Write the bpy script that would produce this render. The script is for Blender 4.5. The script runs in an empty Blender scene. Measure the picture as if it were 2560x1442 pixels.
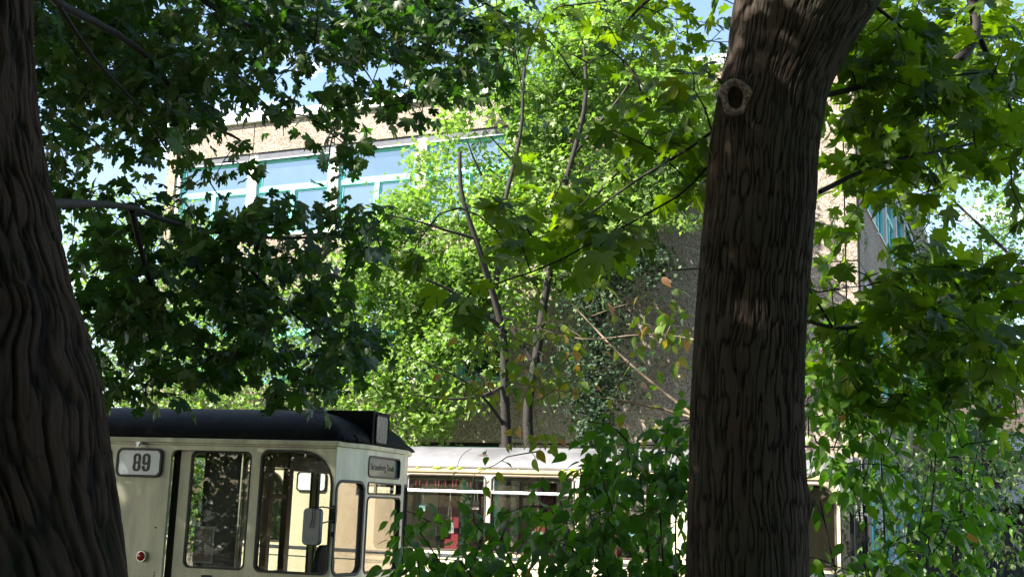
import bpy, math, random
import numpy as np
from mathutils import Matrix, Vector
random.seed(7); RNG = np.random.default_rng(11)
sc = bpy.context.scene; COL = sc.collection
rad = math.radians

# ------------------------------------------------------------------ camera
EYE = np.array([0.0, 0.0, 2.15]); F = 2900.0
PITCH = math.atan(547/F); ROLL = rad(1.95)
fw = np.array([0, math.cos(PITCH), math.sin(PITCH)]); r0 = np.array([1.0, 0, 0]); u0 = np.cross(r0, fw)
CR = r0*math.cos(ROLL)+u0*math.sin(ROLL); CU = u0*math.cos(ROLL)-r0*math.sin(ROLL)
cam = bpy.data.cameras.new('camera'); cam.sensor_width = 36; cam.lens = 36*F/2560
cam.clip_start = .05; cam.clip_end = 3000
co = bpy.data.objects.new('camera', cam); COL.objects.link(co); sc.camera = co
co.matrix_world = Matrix(((CR[0], CU[0], -fw[0], EYE[0]), (CR[1], CU[1], -fw[1], EYE[1]), (CR[2], CU[2], -fw[2], EYE[2]), (0, 0, 0, 1)))
# ------------------------------------------------------------------ world, sun
SAZ, SEL = -113, 43
sc.view_settings.view_transform = 'Standard'; sc.view_settings.look = 'None'; sc.view_settings.gamma = 1
sc.view_settings.exposure = 1.9
w = bpy.data.worlds.new('World'); sc.world = w; w.use_nodes = True
N = w.node_tree.nodes; L = w.node_tree.links
bg = N['Background']; bg.inputs[1].default_value = .10
sky = N.new('ShaderNodeTexSky'); sky.sky_type = 'NISHITA'; sky.sun_disc = False
sky.dust_density = 1.2; sky.ozone_density = .6; sky.sun_elevation = rad(SEL); sky.sun_rotation = rad(SAZ % 360)
tc = N.new('ShaderNodeTexCoord'); mp = N.new('ShaderNodeMapping'); mp.inputs['Location'].default_value = (.3, .1, .55)
mp.inputs['Scale'].default_value = (1, 1, 2.2)
nz = N.new('ShaderNodeTexNoise'); nz.inputs['Scale'].default_value = 3.2; nz.inputs['Detail'].default_value = 7; nz.inputs['Roughness'].default_value = .55
cr = N.new('ShaderNodeValToRGB'); cr.color_ramp.elements[0].position = .59; cr.color_ramp.elements[1].position = .70
mx = N.new('ShaderNodeMix'); mx.data_type = 'RGBA'; mx.inputs[7].default_value = (17, 17, 17.4, 1)
L.new(tc.outputs['Generated'], mp.inputs[0]); L.new(mp.outputs[0], nz.inputs['Vector']); L.new(nz.outputs[0], cr.inputs[0])
sx = N.new('ShaderNodeSeparateXYZ'); L.new(tc.outputs['Generated'], sx.inputs[0])
ms_ = N.new('ShaderNodeMapRange'); ms_.inputs[1].default_value = .1; ms_.inputs[2].default_value = .45; L.new(sx.outputs[1], ms_.inputs[0])
mk = N.new('ShaderNodeMath'); mk.operation = 'MULTIPLY'; L.new(cr.outputs[0], mk.inputs[0]); L.new(ms_.outputs[0], mk.inputs[1])
L.new(mk.outputs[0], mx.inputs[0]); L.new(sky.outputs[0], mx.inputs[6]); L.new(mx.outputs[2], bg.inputs[0])
sun = bpy.data.lights.new('sun', 'SUN'); sun.energy = 5; sun.angle = rad(.5); sun.color = (1, .95, .86)
so = bpy.data.objects.new('sun', sun); COL.objects.link(so)
SD = Vector((math.sin(rad(SAZ))*math.cos(rad(SEL)), math.cos(rad(SAZ))*math.cos(rad(SEL)), math.sin(rad(SEL))))
so.rotation_euler = SD.to_track_quat('Z', 'Y').to_euler(); so.location = (-20, -8, 30)
sc.cycles.max_bounces = 7; sc.cycles.diffuse_bounces = 3; sc.cycles.glossy_bounces = 3; sc.cycles.transmission_bounces = 3
sc.cycles.transparent_max_bounces = 12; sc.cycles.sample_clamp_indirect = 6

# ------------------------------------------------------------------ helpers
def at(px, py, Y):
    d = fw*F+CR*(px-1280)-CU*(py-721)
    return EYE+d*(Y/d[1])
def tag(o, label=None, cat=None, group=None, kind=None):
    for k, v in (('label', label), ('category', cat), ('group', group), ('kind', kind)):
        if v: o[k] = v
    return o
def empty(name, loc, rz=0, **k):
    o = bpy.data.objects.new(name, None); COL.objects.link(o); o.location = loc; o.rotation_euler = (0, 0, rz)
    o.empty_display_size = .2
    return tag(o, **k)
def link(name, me, mats, parent=None, smooth=False):
    o = bpy.data.objects.new(name, me); COL.objects.link(o)
    for m in (mats if isinstance(mats, (list, tuple)) else [mats]):
        if m.name not in [x.name for x in me.materials]: me.materials.append(m)
    if parent is not None: o.parent = parent
    if smooth: me.polygons.foreach_set('use_smooth', [True]*len(me.polygons))
    return o
def npmesh(name, V, Fc, k, mats, parent=None, smooth=False, attr=None):
    """V (n,3), Fc (m,k) int; quick mesh"""
    me = bpy.data.meshes.new(name); V = np.asarray(V, np.float32); Fc = np.asarray(Fc, np.int32)
    me.vertices.add(len(V)); me.vertices.foreach_set('co', V.ravel())
    me.loops.add(Fc.size); me.loops.foreach_set('vertex_index', Fc.ravel())
    me.polygons.add(len(Fc)); me.polygons.foreach_set('loop_start', np.arange(len(Fc), dtype=np.int32)*k)
    me.update(calc_edges=True)
    if attr is not None:
        a = me.attributes.new('tone', 'FLOAT', 'POINT'); a.data.foreach_set('value', np.asarray(attr, np.float32))
    return link(name, me, mats, parent, smooth)
class MB:
    """collects boxes, prisms, tubes in a local frame (o, ex, ey, ez)"""
    def __init__(s, o=(0, 0, 0), ex=(1, 0, 0), ey=(0, 1, 0)):
        s.o = np.array(o, float); s.ex = np.array(ex, float); s.ey = np.array(ey, float); s.ez = np.cross(s.ex, s.ey)
        s.v = []; s.f = []
    def w(s, p): return tuple(s.o+s.ex*p[0]+s.ey*p[1]+s.ez*p[2])
    def add(s, vs, fs):
        n = len(s.v); s.v += [s.w(p) for p in vs]; s.f += [tuple(i+n for i in f) for f in fs]; return s
    def box(s, a, b):
        (x0, y0, z0), (x1, y1, z1) = a, b
        return s.add([(x0, y0, z0), (x1, y0, z0), (x1, y1, z0), (x0, y1, z0), (x0, y0, z1), (x1, y0, z1), (x1, y1, z1), (x0, y1, z1)],
                     [(0, 3, 2, 1), (4, 5, 6, 7), (0, 1, 5, 4), (1, 2, 6, 5), (2, 3, 7, 6), (3, 0, 4, 7)])
    def tube(s, pts, r, n=8, caps=True):
        V, Q = tube_np([np.array(pts, float)], [np.full(len(pts), r) if np.isscalar(r) else np.array(r)], n)
        m = len(pts); f = [tuple(q) for q in Q]
        if caps: f += [tuple(range(n))[::-1], tuple(range((m-1)*n, m*n))]
        return s.add([tuple(p) for p in V], f)
    def loft(s, rings, cap=True):
        n = len(rings[0]); f = []
        for i in range(len(rings)-1):
            for j in range(n): f.append((i*n+j, i*n+(j+1) % n, (i+1)*n+(j+1) % n, (i+1)*n+j))
        if cap: f += [tuple(range(n))[::-1], tuple(range((len(rings)-1)*n, len(rings)*n))]
        return s.add([p for r in rings for p in r], f)
    def build(s, name, mat, parent=None, smooth=False, bevel=0):
        me = bpy.data.meshes.new(name); me.from_pydata(s.v, [], s.f); me.update()
        o = link(name, me, mat, parent, smooth)
        if bevel:
            b = o.modifiers.new('bevel', 'BEVEL'); b.width = bevel; b.segments = 2; b.limit_method = 'ANGLE'
        return o
def tube_np(paths, radii, n=5):
    VV = []; QQ = []; off = 0
    ang = np.arange(n)*2*np.pi/n; ca, sa = np.cos(ang), np.sin(ang)
    for P, R in zip(paths, radii):
        P = np.asarray(P, float); m = len(P)
        T = np.gradient(P, axis=0); T /= np.linalg.norm(T, axis=1)[:, None]+1e-9
        ref = np.array([0, 0, 1.0]) if abs(T[:, 2]).mean() < .7 else np.array([0.9, .3, 0.1])
        A = np.cross(T, ref); A /= np.linalg.norm(A, axis=1)[:, None]+1e-9; B = np.cross(T, A)
        ring = P[:, None, :]+(A[:, None, :]*ca[None, :, None]+B[:, None, :]*sa[None, :, None])*np.asarray(R)[:, None, None]
        VV.append(ring.reshape(-1, 3))
        i = np.arange(m-1)[:, None]*n; j = np.arange(n)[None, :]; j2 = (j+1) % n
        QQ.append((np.stack([i+j, i+j2, i+n+j2, i+n+j], -1).reshape(-1, 4))+off); off += m*n
    return np.concatenate(VV), np.concatenate(QQ)
def rrect(x0, y0, x1, y1, r, k=6):
    if np.isscalar(r): r = (r,)*4          # bl, br, tr, tl
    out = []
    for (cx, cy, a0, rr) in ((x0+r[0], y0+r[0], 180, r[0]), (x1-r[1], y0+r[1], 270, r[1]), (x1-r[2], y1-r[2], 0, r[2]), (x0+r[3], y1-r[3], 90, r[3])):
        for i in range(k+1):
            a = rad(a0+90*i/k); out.append((cx+rr*math.cos(a), cy+rr*math.sin(a)))
    return out
def plate_mesh(outer, holes, th, bev=0):
    cu = bpy.data.curves.new('tmp', 'CURVE'); cu.dimensions = '2D'; cu.fill_mode = 'BOTH'; cu.extrude = th/2; cu.bevel_depth = bev
    for loop in [outer]+list(holes):
        sp = cu.splines.new('POLY'); sp.points.add(len(loop)-1)
        for p, q in zip(sp.points, loop): p.co = (q[0], q[1], 0, 1)
        sp.use_cyclic_u = True
    o = bpy.data.objects.new('tmp', cu); me = bpy.data.meshes.new_from_object(o)
    bpy.data.objects.remove(o); bpy.data.curves.remove(cu)
    return me
def plate(name, outer, holes, th, o, ex, up, mat, parent=None, bev=0):
    """flat plate; (x,y) of the outline run along ex and up, centred on o"""
    me = plate_mesh(outer, holes, th, bev)
    ex = Vector(ex).normalized(); up = Vector(up).normalized(); nn = ex.cross(up)
    me.transform(Matrix(((ex[0], up[0], nn[0], o[0]), (ex[1], up[1], nn[1], o[1]), (ex[2], up[2], nn[2], o[2]), (0, 0, 0, 1))))
    return link(name, me, mat, parent)
def text(name, s, size, o, ex, up, mat, parent=None, sx=1, off=0, th=.002):
    cu = bpy.data.curves.new('tmp', 'FONT'); cu.body = s; cu.size = size; cu.extrude = th; cu.offset = off
    cu.align_x = 'CENTER'; cu.align_y = 'CENTER'
    ob = bpy.data.objects.new('tmp', cu); me = bpy.data.meshes.new_from_object(ob); bpy.data.objects.remove(ob)
    ex = Vector(ex).normalized(); up = Vector(up).normalized(); nn = ex.cross(up)
    me.transform(Matrix(((ex[0]*sx, up[0], nn[0], o[0]), (ex[1]*sx, up[1], nn[1], o[1]), (ex[2]*sx, up[2], nn[2], o[2]), (0, 0, 0, 1))))
    return link(name, me, mat, parent)
def join(objs, name, parent=None):
    """merge the meshes of objs (all untransformed) into one object"""
    import bmesh
    bm = bmesh.new(); mats = []
    for o in objs:
        n0 = len(bm.faces); bm.from_mesh(o.data); bm.faces.ensure_lookup_table()
        for m in o.data.materials:
            if m not in mats: mats.append(m)
        idx = mats.index(o.data.materials[0])
        for f in bm.faces[n0:]: f.material_index = idx
    me = bpy.data.meshes.new(name); bm.to_mesh(me); bm.free()
    for o in objs: bpy.data.objects.remove(o)
    for m in mats: me.materials.append(m)
    o = bpy.data.objects.new(name, me); COL.objects.link(o)
    if parent is not None: o.parent = parent
    return o

# ------------------------------------------------------------------ materials
def newmat(name):
    m = bpy.data.materials.new(name); m.use_nodes = True
    return m, m.node_tree.nodes, m.node_tree.links, m.node_tree.nodes['Principled BSDF']
def ramp(N, els):
    r = N.new('ShaderNodeValToRGB'); e = r.color_ramp.elements
    while len(e) < len(els): e.new(.5)
    for q, (p, c) in zip(e, els): q.position = p; q.color = (*c, 1)
    return r
def noise(N, L, scale, detail=5, rough=.6, vec=None, stretch=None):
    n = N.new('ShaderNodeTexNoise'); n.inputs['Scale'].default_value = scale; n.inputs['Detail'].default_value = detail; n.inputs['Roughness'].default_value = rough
    t = N.new('ShaderNodeTexCoord'); src = t.outputs['Object']
    if stretch:
        m = N.new('ShaderNodeMapping'); m.inputs['Scale'].default_value = stretch; L.new(src, m.inputs[0]); src = m.outputs[0]
    L.new(src, n.inputs['Vector']); return n
def bump(N, L, src, B, dist=.01, strength=.6):
    b = N.new('ShaderNodeBump'); b.inputs['Distance'].default_value = dist; b.inputs['Strength'].default_value = strength
    L.new(src, b.inputs['Height']); L.new(b.outputs[0], B.inputs['Normal'])
def mat_noise(name, c1, c2, scale=8, rough=.6, lo=.35, hi=.65, stretch=None, bmp=0, spec=.5, metal=0, extra=None, coat=0):
    m, N, L, B = newmat(name); n = noise(N, L, scale, stretch=stretch)
    els = [(lo, c1), (hi, c2)]
    r = ramp(N, els if not extra else els+extra); L.new(n.outputs[0], r.inputs[0]); L.new(r.outputs[0], B.inputs['Base Color'])
    B.inputs['Roughness'].default_value = rough; B.inputs['Specular IOR Level'].default_value = spec; B.inputs['Metallic'].default_value = metal
    B.inputs['Coat Weight'].default_value = coat
    if bmp: bump(N, L, n.outputs[0], B, bmp)
    return m
def mat_pebble():
    m, N, L, B = newmat('exposed_aggregate'); t = N.new('ShaderNodeTexCoord')
    v = N.new('ShaderNodeTexVoronoi'); v.inputs['Scale'].default_value = 55; L.new(t.outputs['Object'], v.inputs['Vector'])
    sp = N.new('ShaderNodeSeparateColor'); L.new(v.outputs['Color'], sp.inputs[0])
    r = ramp(N, [(0, (.18, .14, .105)), (.28, (.35, .275, .205)), (.55, (.48, .39, .30)), (.8, (.61, .51, .41)), (1, (.74, .66, .56))]); L.new(sp.outputs[0], r.inputs[0])
    n = noise(N, L, .9, 6); r2 = ramp(N, [(.3, (.52, .50, .48)), (.7, (.78, .77, .76))]); L.new(n.outputs[0], r2.inputs[0])
    mm = N.new('ShaderNodeMix'); mm.data_type = 'RGBA'; mm.blend_type = 'MULTIPLY'; mm.inputs[0].default_value = 1
    L.new(r.outputs[0], mm.inputs[6]); L.new(r2.outputs[0], mm.inputs[7]); L.new(mm.outputs[2], B.inputs['Base Color'])
    iv = N.new('ShaderNodeMath'); iv.operation = 'SUBTRACT'; iv.inputs[0].default_value = 1; L.new(v.outputs['Distance'], iv.inputs[1])
    bump(N, L, iv.outputs[0], B, .012, 1); B.inputs['Roughness'].default_value = .85
    return m
def mat_leaf(name, els, trans, rough=.42, tw=.45, back=1.5, spec=.5):
    m, N, L, B = newmat(name)
    a = N.new('ShaderNodeAttribute'); a.attribute_name = 'tone'
    r = ramp(N, els); L.new(a.outputs['Fac'], r.inputs[0])
    g = N.new('ShaderNodeNewGeometry')
    mm = N.new('ShaderNodeMix'); mm.data_type = 'RGBA'; L.new(g.outputs['Backfacing'], mm.inputs[0])
    br = N.new('ShaderNodeMix'); br.data_type = 'RGBA'; br.blend_type = 'MIX'; br.inputs[0].default_value = .35; br.inputs[7].default_value = (.16*back, .2*back, .09*back, 1)
    L.new(r.outputs[0], br.inputs[6]); L.new(r.outputs[0], mm.inputs[6]); L.new(br.outputs[2], mm.inputs[7])
    L.new(mm.outputs[2], B.inputs['Base Color']); B.inputs['Roughness'].default_value = rough; B.inputs['Specular IOR Level'].default_value = spec
    T = N.new('ShaderNodeBsdfTranslucent')
    tr = N.new('ShaderNodeMix'); tr.data_type = 'RGBA'; tr.blend_type = 'MULTIPLY'; tr.inputs[0].default_value = 1; tr.inputs[7].default_value = (*trans, 1)
    L.new(r.outputs[0], tr.inputs[6]); L.new(tr.outputs[2], T.inputs['Color'])
    ms = N.new('ShaderNodeMixShader'); ms.inputs[0].default_value = tw
    L.new(B.outputs[0], ms.inputs[1]); L.new(T.outputs[0], ms.inputs[2]); L.new(ms.outputs[0], N['Material Output'].inputs[0])
    return m
def mat_glass(name, tint=(.8, .82, .8), rough=.0, dirt=.004):
    m, N, L, B = newmat(name)
    T = N.new('ShaderNodeBsdfTransparent'); T.inputs[0].default_value = (*tint, 1)
    G = N.new('ShaderNodeBsdfGlossy'); G.inputs['Roughness'].default_value = rough; G.inputs[0].default_value = (1, 1, 1, 1)
    lw = N.new('ShaderNodeLayerWeight'); lw.inputs[0].default_value = .5
    pw = N.new('ShaderNodeMath'); pw.operation = 'POWER'; pw.inputs[1].default_value = 5; L.new(lw.outputs['Facing'], pw.inputs[0])
    fr = N.new('ShaderNodeMath'); fr.operation = 'MULTIPLY_ADD'; fr.inputs[1].default_value = .9; fr.inputs[2].default_value = .035; L.new(pw.outputs[0], fr.inputs[0])
    a = N.new('ShaderNodeMixShader'); L.new(fr.outputs[0], a.inputs[0]); L.new(T.outputs[0], a.inputs[1]); L.new(G.outputs[0], a.inputs[2])
    D = N.new('ShaderNodeBsdfDiffuse'); D.inputs[0].default_value = (.5, .48, .42, 1)
    n = noise(N, L, 5, 6, stretch=(1, 1, .35)); mr = N.new('ShaderNodeMapRange'); mr.inputs[1].default_value = .35; mr.inputs[2].default_value = .75; mr.inputs[3].default_value = 0; mr.inputs[4].default_value = dirt*2
    L.new(n.outputs[0], mr.inputs[0])
    b = N.new('ShaderNodeMixShader'); L.new(mr.outputs[0], b.inputs[0]); L.new(a.outputs[0], b.inputs[1]); L.new(D.outputs[0], b.inputs[2])
    L.new(b.outputs[0], N['Material Output'].inputs[0]); return m
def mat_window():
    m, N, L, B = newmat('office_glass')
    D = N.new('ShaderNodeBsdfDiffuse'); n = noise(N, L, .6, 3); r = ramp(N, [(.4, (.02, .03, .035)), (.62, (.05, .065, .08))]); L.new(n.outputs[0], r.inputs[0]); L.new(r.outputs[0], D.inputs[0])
    G = N.new('ShaderNodeBsdfGlossy'); G.inputs['Roughness'].default_value = .012; G.inputs[0].default_value = (.60, .84, 1, 1)  # blue tint puts a reflected clear sky into the glass colour
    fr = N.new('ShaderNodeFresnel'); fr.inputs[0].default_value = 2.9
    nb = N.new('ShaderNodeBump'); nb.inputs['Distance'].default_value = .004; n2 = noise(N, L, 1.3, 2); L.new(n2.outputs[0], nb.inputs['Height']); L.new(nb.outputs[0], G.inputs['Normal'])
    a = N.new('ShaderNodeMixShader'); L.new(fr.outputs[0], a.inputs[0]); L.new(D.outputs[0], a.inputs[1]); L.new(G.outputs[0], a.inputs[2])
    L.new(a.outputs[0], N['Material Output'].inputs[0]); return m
def mat_cream(name, c1, c2, rough=.35, zr=2.5, spec=.5):
    """painted steel with grime streaks and rust specks"""
    m, N, L, B = newmat(name)
    n = noise(N, L, 3, 8, .7, stretch=(1.6, 1.6, .35)); r = ramp(N, [(.35, c2), (.6, c1)]); L.new(n.outputs[0], r.inputs[0])
    n2 = noise(N, L, 22, 6, .75); r2 = ramp(N, [(.66, (1, 1, 1)), (.74, (.42, .24, .12))]); L.new(n2.outputs[0], r2.inputs[0])
    mm = N.new('ShaderNodeMix'); mm.data_type = 'RGBA'; mm.blend_type = 'MULTIPLY'; mm.inputs[0].default_value = .55
    L.new(r.outputs[0], mm.inputs[6]); L.new(r2.outputs[0], mm.inputs[7]); L.new(mm.outputs[2], B.inputs['Base Color'])
    B.inputs['Roughness'].default_value = rough; B.inputs['Specular IOR Level'].default_value = spec
    n3 = noise(N, L, 1.5, 2); bump(N, L, n3.outputs[0], B, .01, .25)
    return m
M = {}
M['pebble'] = mat_pebble()
M['concrete'] = mat_noise('pale_concrete', (.50, .46, .44), (.66, .63, .61), 3, .8, bmp=.004)
M['coping'] = mat_noise('white_coping', (.66, .66, .66), (.8, .8, .8), 2, .5)
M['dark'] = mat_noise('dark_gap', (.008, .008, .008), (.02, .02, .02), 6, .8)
M['teal'] = mat_noise('teal_paint', (.12, .50, .47), (.20, .62, .58), 5, .45)
M['blind'] = mat_noise('dark_blind', (.035, .04, .05), (.07, .075, .09), 10, .5)
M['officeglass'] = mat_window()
M['ground'] = mat_noise('ground_soil_grass', (.035, .05, .018), (.075, .065, .04), 1.7, .95, bmp=.03)
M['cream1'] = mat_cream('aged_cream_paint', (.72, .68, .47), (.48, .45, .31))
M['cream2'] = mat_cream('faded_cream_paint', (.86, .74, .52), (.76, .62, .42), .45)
M['gutter2'] = mat_cream('ochre_cream_paint', (.78, .60, .36), (.66, .48, .26), .5)
M['roofblack'] = mat_noise('black_roof_paint', (.004, .0045, .004), (.010, .011, .010), 7, .6, spec=.06, extra=[(.78, (.05, .055, .05)), (.84, (.2, .21, .19))], bmp=.004)
M['roofgrey'] = mat_noise('lavender_grey_roof', (.095, .092, .093), (.17, .165, .168), 2.2, .6, extra=[(.75, (.19, .185, .185)), (.85, (.09, .09, .08))], bmp=.004)
M['rubber'] = mat_noise('black_rubber', (.008, .008, .008), (.018, .018, .018), 20, .5)
M['alu'] = mat_noise('aluminium_trim', (.5, .5, .52), (.75, .75, .78), 12, .3, metal=.6)
M['white'] = mat_noise('white_enamel', (.80, .83, .86), (.88, .89, .90), 4, .3)
M['black'] = mat_noise('black_lettering', (.01, .01, .01), (.015, .015, .015), 4, .5)
M['glass'] = mat_glass('tram_glass')
M['mistglass'] = mat_glass('misted_glass', (.68, .64, .62), 0, .06)  # the misting also paints a pale streaked reflection into these panes
M['wood'] = mat_noise('varnished_brown_wood', (.05, .016, .007), (.12, .04, .018), 6, .35, stretch=(1, 1, .12))
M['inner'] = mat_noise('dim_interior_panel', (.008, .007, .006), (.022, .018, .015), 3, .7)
M['innerpale'] = mat_noise('pale_interior_panel', (.30, .27, .23), (.42, .38, .33), 3, .6)
M['seat'] = mat_noise('dark_seat', (.012, .013, .018), (.03, .03, .04), 8, .6)
M['red'] = mat_noise('red_cloth', (.24, .02, .03), (.36, .035, .045), 4, .8)
M['redlamp'] = mat_noise('red_lens', (.30, .008, .008), (.42, .015, .012), 30, .12, coat=.5)
M['chrome'] = mat_noise('dull_chrome', (.55, .55, .55), (.7, .7, .7), 9, .2, metal=1)
M['signgreen'] = mat_noise('greenish_blind_glass', (.05, .085, .07), (.10, .15, .13), 7, .2, coat=.15)
M['signtext'] = mat_noise('faded_lettering', (.035, .05, .045), (.06, .08, .07), 9, .5)
M['mirrorgrey'] = mat_noise('grey_blue_plastic', (.030, .052, .053), (.055, .085, .087), 9, .4)
M['frost'] = mat_noise('scratched_display_glass', (.035, .05, .048), (.10, .125, .12), 9, .15, lo=.4, hi=.7)
M['steel'] = mat_noise('rusty_steel', (.04, .03, .025), (.10, .06, .04), 9, .7)
M['moss'] = mat_noise('bright_moss', (.14, .24, .015), (.30, .42, .03), 20, .9, bmp=.01)
M['paper'] = mat_noise('board_paper', (.30, .22, .21), (.36, .28, .27), 5, .7)
M['chalk'] = mat_noise('pale_print', (.55, .5, .48), (.6, .55, .5), 5, .7)

# value noise used for bark relief
def vnoise(u, v, seed, pu):
    """smooth value noise, u periodic with integer period pu"""
    r = np.random.default_rng(seed); tab = r.random((pu, 257))
    iu = np.floor(u).astype(int); iv = np.floor(v).astype(int); fu = u-iu; fv = v-iv
    fu = fu*fu*(3-2*fu); fv = fv*fv*(3-2*fv)
    a = tab[iu % pu, iv % 257]; b = tab[(iu+1) % pu, iv % 257]; c = tab[iu % pu, (iv+1) % 257]; d = tab[(iu+1) % pu, (iv+1) % 257]
    return (a*(1-fu)+b*fu)*(1-fv)+(c*(1-fu)+d*fu)*fv
def mat_bark(name, ridge, furrow, moss, zlen):
    m, N, L, B = newmat(name)
    a = N.new('ShaderNodeAttribute'); a.attribute_name = 'tone'
    r = ramp(N, [(.08, furrow), (.45, tuple(.5*(x+y) for x, y in zip(ridge, furrow))), (.85, ridge)])
    n = noise(N, L, 42, 9, .8, stretch=(1, 1, .22)); ad = N.new('ShaderNodeMath'); ad.operation = 'MULTIPLY_ADD'; ad.inputs[1].default_value = .7; ad.inputs[2].default_value = -.35
    L.new(n.outputs[0], ad.inputs[0]); s = N.new('ShaderNodeMath'); s.operation = 'ADD'; L.new(ad.outputs[0], s.inputs[0]); L.new(a.outputs['Fac'], s.inputs[1]); L.new(s.outputs[0], r.inputs[0])
    n2 = noise(N, L, 3.3, 6, .6); r2 = ramp(N, [(.5, (0, 0, 0)), (.66, (.6, .6, .6))]); L.new(n2.outputs[0], r2.inputs[0])
    mm = N.new('ShaderNodeMix'); mm.data_type = 'RGBA'; mm.inputs[7].default_value = (*moss, 1); L.new(r2.outputs[0], mm.inputs[0]); L.new(r.outputs[0], mm.inputs[6])
    L.new(mm.outputs[2], B.inputs['Base Color']); B.inputs['Roughness'].default_value = .88; B.inputs['Specular IOR Level'].default_value = .25
    bump(N, L, n.outputs[0], B, .014, 1); return m
M['bark'] = mat_bark('maple_bark', (.085, .062, .045), (.010, .008, .006), (.07, .072, .05), 1)
M['barkdark'] = mat_bark('furrowed_dark_bark', (.070, .044, .030), (.007, .005, .004), (.022, .028, .012), 1)
M['twig'] = mat_noise('twig_bark', (.010, .008, .006), (.030, .022, .017), 30, .8)
M['twigpale'] = mat_noise('pale_shrub_stem', (.16, .11, .07), (.26, .19, .12), 20, .6)
M['callus'] = mat_noise('pale_callus_wood', (.09, .062, .05), (.36, .27, .23), 75, .8, lo=.42, hi=.6, bmp=.008)
M['leafdark'] = mat_leaf('maple_leaf_shade_tinted', [(0, (.014, .034, .006)), (.5, (.030, .064, .009)), (.93, (.065, .11, .014)), (1, (.20, .18, .07))], (1.5, 2.6, .6), tw=.32, spec=.35)  # darker copy of the maple leaf, with shade put into its colour
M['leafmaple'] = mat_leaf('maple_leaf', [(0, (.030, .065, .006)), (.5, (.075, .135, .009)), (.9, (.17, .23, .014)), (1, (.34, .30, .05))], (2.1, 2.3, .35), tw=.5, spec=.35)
M['leafsun'] = mat_leaf('field_maple_leaf', [(0, (.07, .13, .035)), (.5, (.17, .25, .06)), (.9, (.25, .35, .10)), (1, (.34, .42, .15))], (1.5, 1.9, .6), tw=.45, rough=.42, spec=.5)
M['leafback'] = mat_leaf('far_leaf', [(0, (.05, .11, .03)), (.55, (.10, .19, .035)), (.9, (.20, .28, .05)), (1, (.34, .33, .05))], (1.4, 1.9, .6), tw=.4)
M['leafivy'] = mat_leaf('ivy_leaf', [(0, (.010, .028, .012)), (.6, (.022, .055, .022)), (1, (.05, .10, .03))], (1, 1.5, .6), tw=.15, rough=.5, spec=.25)
M['leafshrub'] = mat_leaf('dogwood_leaf', [(0, (.03, .085, .014)), (.5, (.07, .16, .018)), (.85, (.14, .25, .025)), (.97, (.24, .30, .03)), (1, (.40, .16, .11))], (1.6, 2.2, .5), tw=.45)
M['leafturn'] = mat_leaf('turning_leaf', [(0, (.05, .11, .02)), (.35, (.12, .19, .02)), (.65, (.24, .25, .03)), (.85, (.34, .17, .05)), (1, (.50, .22, .16))], (1.5, 1.7, .6), tw=.45)

# ------------------------------------------------------------------ ground
g = MB(); g.add([(-1500, -1500, 0), (1500, -1500, 0), (1500, 1500, 0), (-1500, 1500, 0)], [(0, 1, 2, 3)])
tag(g.build('ground', M['ground']), kind='structure')

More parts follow.
